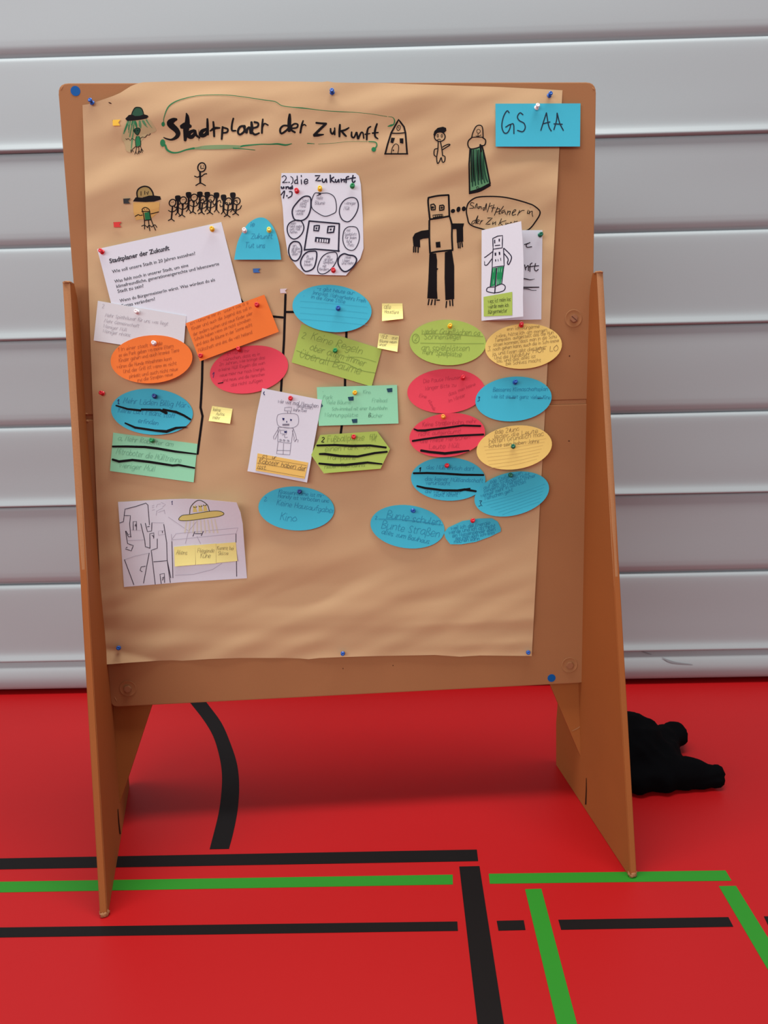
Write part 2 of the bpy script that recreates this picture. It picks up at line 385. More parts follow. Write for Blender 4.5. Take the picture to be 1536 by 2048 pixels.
for i in range(len(ROWS) - 1):
    z0, z1 = ROWS[i], ROWS[i+1]; H = z1 - z0; prof = []
    # even rows from the floor hang below a ridge and tuck in at their foot, odd rows swell out to the ridge at their foot
    if i == 0: key = [(0, -.002), (.06, .014), (.2, .026), (.45, .031), (.7, .026), (.9, .015), (1, .010)]
    elif i % 2 == 0: key = [(0, -.006), (.03, .0), (.05, .006), (.09, .0105), (.14, .0122), (.22, .0128), (.6, .0134), (.9, .0138), (.97, .0132), (1, .007)]
    else: key = [(0, .010), (.012, .024), (.03, .0265), (.06, .0225), (.10, .0175), (.16, .0152), (.3, .0146), (.5, .0142), (.8, .0138), (.92, .013), (.97, .0105), (1, .002)]
    key = [(p[0], p[1]) for p in catmull(key, 4)]
    nx = 60; V = []; F = []
    for k in range(nx + 1):
        x = -6.6 + 13.2 * k / nx
        for t, o_ in key:
            wob = 0.0035 * noise.noise(Vector((x * 1.1, z0 * 7 + t * 1.2, 2.0))) * math.sin(math.pi * min(1, max(0, t)))
            dz = 0.003 * noise.noise(Vector((x * 0.7, i * 3.1, 4.0))) * (1 - t)
            V.append((x, WY - o_ - wob, z0 + H * t + (dz if i else 0)))
    n = len(key)
    for k in range(nx):
        for j in range(n - 1):
            F.append((k*n+j, (k+1)*n+j, (k+1)*n+j+1, k*n+j+1))
    # back sheet gives the fold thickness
    b0 = len(V)
    for k in range(nx + 1):
        x = -6.6 + 13.2 * k / nx
        V.append((x, WY + .05, z0)); V.append((x, WY + .05, z1))
    for k in range(nx):
        F.append((b0+2*k, b0+2*k+1, b0+2*k+3, b0+2*k+2)); F.append((k*n, b0+2*k, b0+2*k+2, (k+1)*n)); F.append((k*n+n-1, (k+1)*n+n-1, b0+2*k+3, b0+2*k+1))
    o = mesh_obj('curtain_panel', V, F, M_WALL, wb, smooth=True)
    if i == 0: lowpanel = o
M_SCUFF = mat('grey_scuff', (136, 140, 144), 0.6, 0.3)
class WallSurf:
    def at(s, px, py, off=0): 
        p = wp(px, py, WY - .0335); t = (p.z - ROWS[0]) / (ROWS[1] - ROWS[0])
        y = WY - .033 + .045 * (t - .45) ** 2 * 1.2
        return wp(px, py, y)
k_ = Ink(WallSurf(), 0, 6)
k_.line([(1275,1299,1),(1290,1305,2.5),(1303,1309,1)], None); k_.line([(1324,1315,1.2),(1338,1322,4),(1355,1326,3),(1385,1329,1)], None)
k_.build('scuff_mark', M_SCUFF, lowpanel, Vector((0,0,0)))

# ------------------------------------------------------------------ the pin board
board = empty('pin_board', MB)
tag(board, 'folding brown cardboard pin board on two side wings, covered with brown paper', 'board')
TH = 0.016
def slab(name, pts, y0, y1, m, bev=0.003, parent=board):
    """an outline in board x,z pushed from y0 to y1"""
    bm = bmesh.new()
    f = bm.faces.new([bm.verts.new((p[0], y0, p[1])) for p in pts])
    r = bmesh.ops.extrude_face_region(bm, geom=[f])
    for g in r['geom']:
        if isinstance(g, bmesh.types.BMVert): g.co.y = y1
    if bev: bmesh.ops.bevel(bm, geom=[e for e in bm.edges], offset=bev, segments=2, affect='EDGES', profile=0.6)
    return bm_obj(name, bm, m, parent)
def b2(px, py): p = bp(px, py); return (p.x, p.z)
def roundc(c, a, b, r, n=5):
    c, a, b = Vector(c), Vector(a), Vector(b); p0 = c + (a-c).normalized()*r; p1 = c + (b-c).normalized()*r
    return [tuple((p0*(1-t)+c*t)*(1-t)+(c*(1-t)+p1*t)*t) for t in [i/n for i in range(n+1)]]
TL, TRc, BRc, BLc = b2(115, 166), b2(1192.5, 164), b2(1172, 1365.5), b2(222, 1414.5)
ML, MR_ = b2(168, 835), b2(1184, 803)
FOLD = 0.011
mlu, mld = (ML[0], ML[1]+FOLD/2), (ML[0], ML[1]-FOLD/2); mru, mrd = (MR_[0], MR_[1]+FOLD/2), (MR_[0], MR_[1]-FOLD/2)
up = roundc(TL, mlu, TRc, .024) + roundc(TRc, TL, mru, .024) + [mru, mlu]
lo = [mld, mrd] + roundc(BRc, mrd, BLc, .018) + roundc(BLc, BRc, mld, .018)
slab('panel', up, 0, TH, M_CARD, .0025); slab('panel', lo, 0, TH, M_CARD, .0025)
slab('fold_strip', [(ML[0]+.002, ML[1]-FOLD/2+.0004), (MR_[0]-.002, MR_[1]-FOLD/2+.0004), (MR_[0]-.002, MR_[1]+FOLD/2-.0004), (ML[0]+.002, ML[1]+FOLD/2-.0004)], .003, TH-.002, M_EDGE, 0)
# crushed cardboard at the fold ends and the corners
def nub(px, py, sx, sy, m=M_EDGE, name='crushed_edge', rot=0):
    c = bp(px, py); s_ = 0.00121; bm = bmesh.new()
    bmesh.ops.create_icosphere(bm, subdivisions=2, radius=1)
    for v in bm.verts:
        k = 1 + .25*noise.noise(v.co*2.3+Vector((px, py, 0)))
        x, z = v.co.x*sx*s_*k, v.co.z*sy*s_*k; cr, sr = math.cos(rot), math.sin(rot)
        v.co = Vector((c.x + x*cr - z*sr, 0.003 + v.co.y*.004, c.z + x*sr + z*cr))
    return bm_obj(name, bm, m, board, smooth=True)
nub(1181, 800, 5, 2.5); nub(1181, 812, 4, 2.5); nub(173, 828, 5, 3); nub(175, 843, 4, 4); nub(124, 176, 9, 2, rot=1.0); nub(1187, 178, 6, 2, rot=-.9); nub(231, 1398, 12, 2, rot=-1.2)
# dot stickers
M_DOT = mat('blue_dot_sticker', (4, 86, 158), 0.6, 0.2)
for dx, dy, lab in ((151, 182, 'blue dot sticker in the top left corner'), (1103, 1356, 'blue dot sticker in the lower right corner')):
    c = bp(dx, dy); n = 28; r = .0106
    V = [(c.x + r*math.cos(2*math.pi*i/n), y, c.z + r*math.sin(2*math.pi*i/n)) for y in (-.0006, .0) for i in range(n)]
    o = mesh_obj('dot_sticker', V, [tuple(range(n))] + [(i, n+i, n+(i+1) % n, (i+1) % n) for i in range(n)], M_DOT, board); o['label'] = lab
# nylon bolts pressed into the card
M_BOLT = mat('brown_plastic_bolt', (154, 104, 72), 0.4, 0.45)
def bolt(px, py, rot, slot):
    c = bp(px, py); bm = bmesh.new(); n = 32
    prof = [(0.0215, 0.0), (0.0205, -0.0006), (0.0190, -0.0002), (0.016, 0.0004), (0.012, .0006), (0.0, .0006)]
    rings = [[bm.verts.new((c.x + r*math.cos(2*math.pi*i/n), y - .0008, c.z + r*math.sin(2*math.pi*i/n))) for i in range(n)] for r, y in prof[:-1]]
    for a_, b_ in zip(rings, rings[1:]):
        for i in range(n): bm.faces.new((a_[i], a_[(i+1) % n], b_[(i+1) % n], b_[i]))
    bm.faces.new(rings[-1])
    ring = bm_obj('bolt_seat', bm, M_CARD, board, smooth=True)
    bm = bmesh.new()
    hx = [(0.0102*math.cos(rot+k*math.pi/3), 0.0102*math.sin(rot+k*math.pi/3)) for k in range(6)]
    f = bm.faces.new([bm.verts.new((c.x+x, -.0005, c.z+z)) for x, z in hx])
    r = bmesh.ops.extrude_face_region(bm, geom=[f])
    for g in r['geom']:
        if isinstance(g, bmesh.types.BMVert): g.co.y = -.0062
    bmesh.ops.bevel(bm, geom=list(bm.edges), offset=.0012, segments=2, affect='EDGES')
    h = bm_obj('bolt', bm, M_BOLT, board)
    if slot:
        d = Vector((math.cos(-.7), 0, math.sin(-.7)))*.008; e = Vector((math.sin(.7), 0, math.cos(.7)))*.0011
        cc = Vector((c.x, -.0064, c.z))
        mesh_obj('slot', [cc+d+e, cc-d+e, cc-d-e, cc+d-e, cc+d*.9+e+Vector((0,.001,0)), cc-d*.9+e+Vector((0,.001,0)), cc-d*.9-e+Vector((0,.001,0)), cc+d*.9-e+Vector((0,.001,0))],
                 [(0,1,2,3),(0,4,5,1),(1,5,6,2),(2,6,7,3),(3,7,4,0)], mat('bolt_slot', (96, 58, 42), .8), h)
bolt(1147, 637, .35, True); bolt(1139, 1330, .1, False); bolt(256, 1377, .3, False)
# old pin holes in the bare card
M_HOLE = mat('pin_hole', (70, 40, 30), 0.9, 0.1)
hol = Ink(Surf(lambda u, z: 0), .0003, 8)
for x, y, rx, ry in ((1139, 712, 1.3, 1.4), (1138, 882, 2, 1), (686, 1337, .8, 1.3), (786, 1331, 1, 1)): hol.blob(x, y, rx, ry)
hol.build('pin_hole', M_HOLE, board, Vector((0, 0, 0)), None, True)

# side wings: a tall triangle of card standing on the floor, the board runs through it
def toB(p): return BRT @ (Vector(p) - BB)
def wing(foot_f, foot_r, top_px, out_dir, lab):
    A, Bk = toB(foot_f), toB(foot_r)
    nrm = (Bk - A).cross(Vector((0, 0, 1))).normalized()
    r = BRT @ ray(*top_px); t = (A - CO).dot(nrm) / r.dot(nrm); T = CO + r * t
    if nrm.x * out_dir < 0: nrm = -nrm
    th = .0155; o_ = nrm * th
    # front edge, top, back edge, straight foot with a little wear
    ft = [A, A + Vector((0, -.004, .012)), T + Vector((0, -.0, -.01)), T, T + Vector((0, .03, .0)), T + Vector((0, .045, -.03)), Bk + Vector((0, .006, .13)), Bk + Vector((0, 0, .0))]
    bm = bmesh.new()
    f = bm.faces.new([bm.verts.new(p) for p in ft])
    r_ = bmesh.ops.extrude_face_region(bm, geom=[f])
    for g in r_['geom']:
        if isinstance(g, bmesh.types.BMVert): g.co += o_
    bmesh.ops.bevel(bm, geom=list(bm.edges), offset=.0016, segments=2, affect='EDGES')
    w_ = bm_obj('side_wing', bm, M_WING, board); w_['label'] = lab
    # worn lip along the front edge and the frayed foot and head
    fe = (T - A); N = 24; V = []; F = []
    for i in range(N + 1):
        p = A + fe * (i / N) + Vector((0, -.0012, 0)); j = .0006*noise.noise(p*40)
        for s_ in (.0004, .3, .7, .9996):
            V.append(p + o_ * s_ + Vector((0, -.0008 - j if 0.1 < s_ < .9 else .001, 0)))
    for i in range(N):
        for j in range(3): F.append((4*i+j, 4*i+j+1, 4*i+j+5, 4*i+j+4))
    mesh_obj('edge_strip', V, F, M_EDGE, w_, smooth=True)
    for P_, sc in ((A + o_*.5 + Vector((0, .004, .0075)), (.0105, .010, .0085)), (T + o_*.5 + Vector((0, .008, -.002)), (.0095, .014, .004))):
        bm = bmesh.new(); bmesh.ops.create_icosphere(bm, subdivisions=3, radius=1)
        for v in bm.verts:
            k = 1 + .35*noise.noise(v.co*2.6 + P_*10); v.co = P_ + Vector((v.co.x*sc[0]*k, v.co.y*sc[1]*k, v.co.z*sc[2]*k))
        bm_obj('frayed_end', bm, M_EDGE, w_, smooth=True)
    return A, Bk, T, nrm, w_
LW = wing(fp(216, 1832), fp(259, 1573), (140, 563), -1, 'left wing')
RW = wing(fp(1259, 1755), fp(1112, 1530), (1193, 543), 1, 'right wing')
# gussets behind the board, slotted into the wings
def gusset(pts, lab):
    o = slab('gusset', pts, .024, .036, M_WING, .0015); o['label'] = lab; return o
def g2(px, py): p = bp(px, py, -.024); return (p.x, p.z)
def gpoly(foot, diag, sgn, lab):
    f, d = g2(*foot), g2(*diag)
    dx, dz = d[0]-f[0], d[1]-f[1]; k_ = (.345-f[1])/dz
    top = (f[0]+dx*k_, .345)
    P = [f, top, (f[0]+sgn*.004, .345)]; U = [(top[0], .345), (top[0]+dx*.5, .345+dz*.5), (top[0]+dx*.5, 1.1), (f[0]+sgn*.006, 1.15), (f[0]+sgn*.004, .345)]
    g_ = gusset(P if sgn < 0 else P[::-1], lab); slab('backing_plate', U if sgn < 0 else U[::-1], .024, .036, M_WING, .0015)
    return g_
gR = gpoly((1178, 1560), (1100, 1369), -1, 'right gusset')
gL = gpoly((241, 1610), (304, 1411), 1, 'left gusset')
M_SLOT = mat('dark_slot', (52, 28, 16), .9, .1)
def slot(W, pts):
    A, nrm = W[0], W[3]; V = []
    for x0, x1, y in pts:
        for x in (x0, x1):
            r = BRT @ ray(x, y); t = (A - nrm*.0008 - CO).dot(nrm) / r.dot(nrm); V.append(CO + r*t)
    mesh_obj('slot', V, [(2*i, 2*i+1, 2*i+3, 2*i+2) for i in range(len(pts)-1)], M_SLOT, W[4])
for g_ in (gR, gL):                                  # the gussets run slightly forward towards the floor
    for v in g_.data.vertices: v.co.y -= max(0, .34 - v.co.z) * .128
slot(RW, [(1172.0, 1173.0, 1556), (1171.4, 1173.4, 1580), (1169.8, 1172.6, 1609)])
slot(LW, [(235.6, 236.6, 1618), (237, 239, 1645), (239.4, 242, 1668)])
cr = Ink(Surf(lambda u, z: -.0228 + max(0, .34 - z)*.128), 0, 8); cr.line([(1144, 1462, 1), (1154, 1457, 1.6), (1163, 1451, 1.2)], None); cr.build('crease', M_EDGE, gR, Vector((0, 0, 0)))

# ------------------------------------------------------------------ the big brown paper
PO = bp(640, 740, 0.0); PO.y = 0
MP = MB @ Matrix.Translation(PO)
paper = empty('kraft_paper_sheet', MP)
tag(paper, 'large sheet of brown packing paper with marker drawings, pinned on the board', 'paper')
TOPE = [(165,210),(176,208.5),(188,205),(212,197),(226,192),(240,186),(262,172),(275,167),(285,164.5),(350,162.5),(480,161.5),(600,163),(645,164),(655,162.5),(668,165),(700,165.5),(760,166),(850,169),(1000,174),(1080,178),(1125,180.5)]
BOTE = [(207,1325),(260,1323),(330,1321),(345,1320.5),(365,1321.5),(420,1318),(480,1316),(570,1316),(600,1317),(617,1318.5),(640,1316),(690,1314),(760,1312),(870,1310),(920,1313.5),(935,1312.5),(960,1311),(1010,1311.5),(1063,1312)]
NS, NT = 190, 230; V = []; F = []
for j in range(NT + 1):
    t = j / NT
    for i in range(NS + 1):
        s_ = i / NS
        xt, xb = lerp(165, 1125, s_), lerp(207, 1063.5, s_)
        x = lerp(xt, xb, t) - (2.0*math.sin(math.pi*t) if s_ < .02 else 0)
        y = lerp(interp(TOPE, xt), interp(BOTE, xb), t)
        p = PAPER.at(x, y)
        if y < 200 and abs(s_-.25) < .5:                       # head of the sheet goes back over the board edge
            pass
        # turned corner at the lower left
        e = (y - 1298) - (x - 207) * .21
        if e > 0 and x < 330: p.y -= min(e, 26) * .0006
        V.append(p - PO)
for j in range(NT):
    for i in range(NS):
        a = j*(NS+1)+i; F.append((a, a+NS+1, a+NS+2, a+1))
mesh_obj('sheet', V, F, M_KRAFT, paper, smooth=True)
def P_ink(off=0.0008): return Ink(PAPER, off, 7.0)
# title lettering
k = P_ink().crop(310, 180, 6.4)
k.lines([[(275,375,30),(235,385,60),(190,420,80),(215,460,80),(270,510,70),(295,560,60),(270,605,45),(210,635,25),(150,625,20),(110,607,12)],
 [(400,295,12),(412,340,45),(412,420,65),(400,480,80),(392,560,60),(385,645,35)],[(338,470,55),(395,455,85),(455,465,40)],
 [(500,520,40),(450,540,45),(430,585,55),(470,600,50),(515,555,40)],[(510,520,35),(530,580,30),(570,610,25)],
 [(670,368,22),(672,450,32),(675,570,30)],[(660,500,35),(600,530,50),(590,580,50),(640,575,45),(672,530,35)],
 [(745,405,22),(752,480,28),(757,595,26)],[(705,525,18),(760,490,35),(830,485,20)],
 [(865,470,24),(860,540,28),(853,630,24)],[(870,480,24),(930,500,24),(920,540,24),(865,550,22)],
 [(1003,362,22),(985,440,24),(985,515,26),(1035,520,20)],
 [(1150,460,28),(1090,470,28),(1060,530,28),(1085,570,26),(1140,530,28),(1150,465,28)],[(1140,480,30),(1160,540,28)],
 [(1170,545,35),(1180,500,30),(1210,480,30),(1225,550,35)],[(1235,410,30),(1240,490,40),(1230,550,45)],[(1240,490,25),(1310,470,25),(1320,425,25),(1270,410,28)],[(1240,540,30),(1280,570,28),(1335,550,20)],
 [(1380,372,20),(1372,450,26),(1368,552,24)],[(1372,480,20),(1400,430,20),(1448,450,18)]])
k.build('title_lettering', M_BLACK, paper, PO, 'thick black hand lettered word Stadtplaner')
k = P_ink().crop(540, 210, 6.4)
k.lines([[(252,118,28),(248,200,48),(245,330,44)],[(235,265,24),(170,265,24),(130,310,26),(145,365,26),(215,320,26),(245,280,24)],
 [(262,300,22),(340,290,22),(355,250,22),(315,240,22),(275,270,24),(275,320,26),(320,350,26)],
 [(425,200,18),(405,260,26),(388,355,26)],[(400,270,20),(440,250,18),(462,268,14)],
])
k.build('title_lettering', M_BLACK, paper, PO, 'thick black hand lettered word der')
k = P_ink().crop(540, 210, 6.4)
k.lines([[(775,300,20),(778,345,24),(800,370,24),(825,330,22)],[(828,292,18),(828,380,22)],
 [(895,250,24),(890,330,30),(888,405,24)],[(1010,290,18),(960,320,26),(900,335,26)],[(915,335,26),(950,375,28),(975,400,22)],
 [(1045,345,20),(1045,400,24),(1075,415,22),(1105,350,22)],[(1110,350,22),(1125,430,28)],[(1130,430,24),(1165,355,22),(1190,360,20),(1200,425,20)],
 [(1290,275,18),(1255,300,22),(1240,370,26),(1238,445,22)],[(1215,375,18),(1280,365,14)],
 [(1370,240,22),(1345,320,28),(1345,400,24),(1382,432,16)],[(1310,360,22),(1385,352,18)]])
k.lines([[(590,228,26),(655,235,26),(720,240,30)],[(715,240,30),(640,310,34),(575,375,34)],[(565,385,44),(620,385,36),(685,378,16)]], sm=False)
k.build('title_lettering', M_BLACK, paper, PO, 'thick black hand lettered word Zukunft')
# green flourish round the title
k = P_ink().crop(310, 180, 6.4)
k.line([(110,410,9),(115,350,9),(160,230,14),(230,165,14),(340,118,11),(520,75,8),(700,62,8),(930,65,8),(1150,90,8),(1380,125,9),(1536,148,9),(1624,200,9),(1760,220,9),(1870,229,14),(1970,240,10),(2170,264,7),(2370,277,9),(2570,287,6),(2770,307,5),(2970,340,6)])
k.blob(104, 437, 22, 30)
k.line([(1000,745,14),(1150,755,10),(1280,768,8)]); k.line([(130,705,26),(155,765,26),(220,800,22),(300,798,18),(400,765,18),(500,745,24)])
k.line([(1100,722,20),(1150,712,20),(1350,695,14),(1470,695,14),(1570,690,20),(1670,704,20),(1750,687,8)])
k.line([(1950,682,12),(2040,687,6)]); k.line([(2090,692,4),(2320,677,4),(2470,660,4),(2720,660,5)])
k.line([(2735,659,12),(2820,667,14),(2840,702,14),(2825,737,16)]); k.blob(2800, 760, 30, 30); k.blob(98, 678, 33, 48)
k.crop(760, 225, 6.678); k.line([(110,55,5),(170,65,8),(195,110,14),(185,155,14)]); k.line([(105,185,10),(150,172,26),(190,158,10)])
k.build('green_flourish', M_GREEN, paper, PO)
k = P_ink(.0007).crop(310, 180, 6.4)
k.line([(470,750,22),(540,745,30),(650,735,50),(850,730,55),(1000,727,44),(1100,722,24)]); k.build('green_flourish', M_LGREEN, paper, PO)
# saucer with green rays
k = P_ink(.0005).crop(220, 200, 12.8)
k.fill([(440,540),(700,520),(980,480),(1110,640),(1180,800),(960,880),(800,1050),(640,1180),(560,1330),(420,1300),(380,1120),(300,1000),(330,800)], True)
k.build('beam', M_WASH, paper, PO)
k = P_ink(.0007).crop(220, 200, 12.8)
k.lines([[(470,545,60),(420,680,50),(350,860,30)],[(525,545,30),(490,680,30),(480,840,16)],[(590,545,40),(545,720,36),(505,940,30)],[(620,545,30),(600,800,24),(570,1000,40),(545,1240,24)],
  [(760,540,50),(770,650,70),(790,720,20)],[(830,530,40),(880,620,34),(960,700,14)],[(930,510,40),(1000,620,20),(1080,720,8)],[(860,530,30),(920,640,30)]])
k.build('beam', mat('mid_green_marker', (84, 138, 92), .6, .3), paper, PO)
k = P_ink(.0009).crop(220, 200, 12.8)
k.lines([[(640,540,40),(665,620,60),(685,720,30)],[(580,540,30),(545,640,24)],[(440,610,30),(395,720,26),(365,800,24)],[(600,640,14),(590,800,16)],[(480,640,20),(475,760,16)]])
k.fill([(680,925),(740,925),(775,1000),(780,1165),(670,1195),(650,1020)])
k.build('alien_drawing', M_GREEN, paper, PO)
k = P_ink(.0009).crop(220, 200, 12.8)
k.fill([(545,390),(580,290),(640,200),(720,185),(800,210),(845,300),(858,390),(700,430)]); k.fill([(605,780),(660,725),(740,715),(775,760),(750,840),(705,900),(650,860)], True)
k.build('alien_drawing', M_DGREEN, paper, PO)
k = P_ink(.0011).crop(220, 200, 12.8)
k.fill([(390,480),(480,385),(560,370),(640,410),(760,405),(870,365),(960,390),(985,430),(930,475),(800,500),(600,525),(440,535)])
k.line([(545,390),(580,290),(640,200),(720,185),(800,210),(845,300),(858,390)], 22)
k.line([(605,780),(660,725),(740,715),(775,760),(750,840),(705,900),(650,860)], 14, True, True)
k.line([(680,925),(650,1020),(670,1195),(780,1165),(775,1000),(740,925)], 13, True); k.blob(640,790,18,14); k.blob(705,780,14,14)
k.lines([[(405,990),(425,1015),(460,985),(520,1035),(560,980),(630,1025)],[(775,980),(830,945),(900,960),(950,895),(1000,900),(1035,860)]], 16, False)
k.lines([[(660,1190),(560,1270),(540,1340)],[(560,1270),(600,1330)],[(680,1200),(660,1310),(630,1390)],[(660,1310),(675,1380)],[(730,1190),(740,1290),(700,1390)],[(740,1290),(740,1380)],[(740,1290),(775,1350)],
  [(775,1170),(800,1240),(850,1310)],[(800,1240),(825,1350)],[(800,1240),(780,1350)],[(540,1340),(530,1270)]], 14, False)
k.build('alien_drawing', M_BLACK, paper, PO, 'marker drawing of a flying saucer beaming down a green alien')
# second saucer
k = P_ink(.0005).crop(240, 310, 5.908)
k.fill([(155,560),(470,555),(460,670),(380,740),(190,770),(160,680)]); k.build('beam', M_YWASH, paper, PO)
k = P_ink(.0007).crop(240, 310, 5.908); k.fill([(205,500),(200,440),(225,395),(285,370),(345,385),(385,440),(395,490)]); k.build('saucer_dome', M_OLIVE, paper, PO)
k = P_ink(.0007).crop(240, 310, 5.908); k.fill([(285,680),(345,672),(360,765),(300,775)]); k.build('alien_drawing', M_GREEN, paper, PO)
k = P_ink(.0010).crop(240, 310, 5.908)
k.line([(205,500),(200,440),(225,395),(285,370),(345,385),(385,440),(395,490)], 16)
k.lines([[(248,430),(248,478)],[(293,425),(293,465)],[(315,440),(325,470),(335,430)]], 8, False)
k.fill([(152,548),(185,500),(260,505),(340,480),(400,478),(475,488),(485,525),(400,550),(300,555)])
k.lines([[(270,672),(262,640),(300,618),(340,640),(352,672)],[(256,668),(300,665),(345,668)],[(270,670),(288,770),(290,875)],[(350,670),(370,770),(420,890)],[(335,775),(352,895)],
  [(255,840),(290,830),(330,860)],[(320,855),(345,830),(370,850)],[(375,850),(410,825),(435,855)],[(290,772),(365,765)],[(178,725),(215,705),(235,714),(265,710)],[(365,695),(410,685),(455,672)]], 10)
k.blob(287,640,5,5); k.blob(318,640,5,5)
k.build('alien_drawing', M_BLACK, paper, PO, 'marker drawing of a small saucer with an alien in a green coat')
# leader and crowd
k = P_ink().crop(240, 310, 5.908)
k.line(k.ell(965,145,46,54,15,12), 15, True, True); k.line([(945,195),(948,330)], 22); k.lines([[(880,250),(915,262),(940,250)],[(960,255),(1000,225),(1025,222)],[(895,360),(950,332),(1010,362)]], 13)
k.line([(955,125),(955,158),(990,155)], 9); k.blob(985,130,5,6)
rnd = random.Random(4)
for cx, cy in ((685,510),(812,470),(945,465),(1033,468),(1142,475),(1225,500),(1335,475)):
    k.fill([(cx-30,cy-28),(cx+24,cy-30),(cx+30,cy+12),(cx+10,cy+38),(cx-18,cy+38),(cx-33,cy+8)], True)
    k.line([(cx,cy+30),(cx-2,cy+100),(cx-4,cy+165)], 24); k.lines([[(cx,cy+80),(cx+38,cy+60),(cx+50,cy+90)],[(cx,cy+95),(cx-36,cy+110),(cx-44,cy+85)]], 11)
    k.lines([[(cx-4,cy+165),(cx-30,cy+198)],[(cx-4,cy+165),(cx+30,cy+210)]], 11)
for cx, cy, b in ((620,565,190),(745,535,170),(875,503,165),(975,525,150),(1075,515,160),(1280,548,160),(1380,545,140)):
    k.line(k.ell(cx, cy, 38, 42, 30, 12), 13, True, True); k.blob(cx-8, cy-6, 4, 5); k.blob(cx+10, cy-10, 4, 5)
    k.line([(cx,cy+42),(cx-8,cy+b*.7),(cx-14,cy+b)], 17); k.lines([[(cx-48,cy+90),(cx-20,cy+105),(cx-6,cy+95)],[(cx-6,cy+110),(cx+35,cy+90),(cx+55,cy+52)]], 11)
    k.lines([[(cx-14,cy+b),(cx-50,cy+b+20)],[(cx-14,cy+b),(cx+22,cy+b+26)]], 12)
k.build('crowd_drawing', M_BLACK, paper, PO, 'marker drawing of a speaker above a crowd of stick figures')
# house, boy, lady
k = P_ink().crop(760, 225, 6.678)
k.line([(70,550),(100,430),(150,270),(248,95),(320,190),(340,270),(362,550)], 22, False); k.line([(62,552),(370,552)], 19); k.line([(150,275),(245,278),(340,268)], 16)
k.oval(248,205,22,35,9,15); k.line([(245,190),(250,215)],8); k.fill([(150,335),(200,340),(175,410),(138,400)]); k.fill([(262,345),(312,345),(312,415),(266,408)])
k.line([(150,545),(165,470),(205,420),(245,440),(248,490),(238,545)], 10); k.blob(178,505,9,12)
k.build('house_drawing', M_BLACK, paper, PO, 'marker drawing of a small house with a pointed roof')
k = P_ink().crop(760, 225, 6.678)
k.fill([(712,300),(725,250),(770,205),(840,190),(882,205),(887,240),(860,268),(800,265),(755,275),(735,320)]); k.oval(798,322,72,64,15); k.oval(772,310,10,18,8); k.oval(825,312,10,18,8)
k.line([(765,367),(790,356),(812,367)], 10)
k.lines([[(778,390),(772,500),(757,600),(768,680),(795,650),(812,605)],[(806,385),(825,480),(836,570)],[(838,495),(880,468),(935,432),(912,425),(870,440),(836,462)],[(765,482),(728,495),(722,560),(745,588)],[(835,575),(868,590),(862,650),(835,662),(818,600)]], 14)
k.build('boy_drawing', M_BLACK, paper, PO, 'marker drawing of a boy with black hair')
k = P_ink(.0006).crop(760, 225, 6.678); k.fill([(1205,490),(1350,460),(1385,500),(1410,640),(1468,950),(1330,1020),(1205,1060)]); k.build('lady_drawing', mat('worn_green_marker', (92, 150, 104), .6, .3), paper, PO)
k = P_ink(.0008).crop(760, 225, 6.678)
for i, x in enumerate((1222, 1252, 1282, 1318, 1350, 1378)): k.line([(x+2,500,20),(x+6,700,26),(x+14+i*4,860,26),(x+14+i*9,985-i*12,20)], None)
k.build('lady_drawing', M_DGREEN, paper, PO)
k = P_ink(.0010).crop(760, 225, 6.678)
for i, x in enumerate((1212, 1240, 1300, 1335)): k.line([(x+4,500,9),(x+6,700,15),(x+12+i*6,930-i*12,10)], None)
k.line([(1225,330),(1240,270),(1280,190),(1330,170),(1368,200),(1378,330)], 14); k.line([(1225,332),(1300,328),(1378,330)], 12); k.oval(1315,250,24,26,7); k.lines([[(1310,275),(1308,310)],[(1280,312),(1310,318),(1350,300)]], 8)
k.line([(1225,335),(1180,380),(1175,440),(1210,485),(1290,475),(1350,450),(1400,430),(1410,370),(1372,335)], 16)
k.line([(1203,490),(1190,690),(1197,1085)], 20, False); k.line([(1362,440),(1400,600),(1470,950)], 20, False); k.line([(1210,1068,40),(1330,1035,48),(1462,965,44)]); k.line([(1340,430),(1350,520)], 26); k.oval(1305,1005,16,14,7)
k.build('lady_drawing', M_BLACK, paper, PO, 'marker drawing of a lady in a long green skirt')
# tall robot
k = P_ink().crop(810, 380, 8.533)
k.lines([[(405,130),(560,98),(745,85)],[(745,85),(757,450)],[(400,130),(395,220),(425,510)],[(425,500),(600,475),(760,445)],[(415,520),(415,800),(427,1080)],[(765,460),(800,600),(800,800),(812,1030)],[(430,1075),(560,1050),(815,1025)]], 30)
k.lines([[(440,250),(490,240),(515,270),(515,335),(450,340)],[(592,265),(650,258),(665,275),(662,335),(592,350)]], 24, False, True); k.blob(475,298,20,22); k.blob(628,302,18,22)
k.line([(475,430),(640,415),(650,440),(482,472)], 15, False, True)
for x in (515, 548, 582, 615): k.line([(x,425),(x+4,468)], 13)
k.blob(818,358,40,34,-25); k.blob(912,330,34,48,15); k.blob(1003,320,35,42,15); k.fill([(522,890),(600,880),(608,980),(532,984)])
k.fill([(400,680),(280,695),(170,740),(130,810),(145,960),(260,980),(255,850),(310,830),(405,820)]); k.lines([[(150,965),(148,1060)],[(182,970),(182,1060)],[(225,975),(222,1065)]], 24)
k.fill([(800,570),(1010,570),(990,640),(995,880),(885,900),(880,690),(875,665),(805,670)]); k.lines([[(905,900),(912,990)],[(940,900),(940,990)],[(970,890),(980,970)]], 22)
k.fill([(430,1085),(530,1080),(548,1200),(545,1330),(570,1345),(545,1370),(545,1700),(555,1860),(380,1850),(400,1500),(415,1100)]); k.fill([(680,1060),(800,1035),(840,1300),(840,1860),(690,1880),(675,1500)])
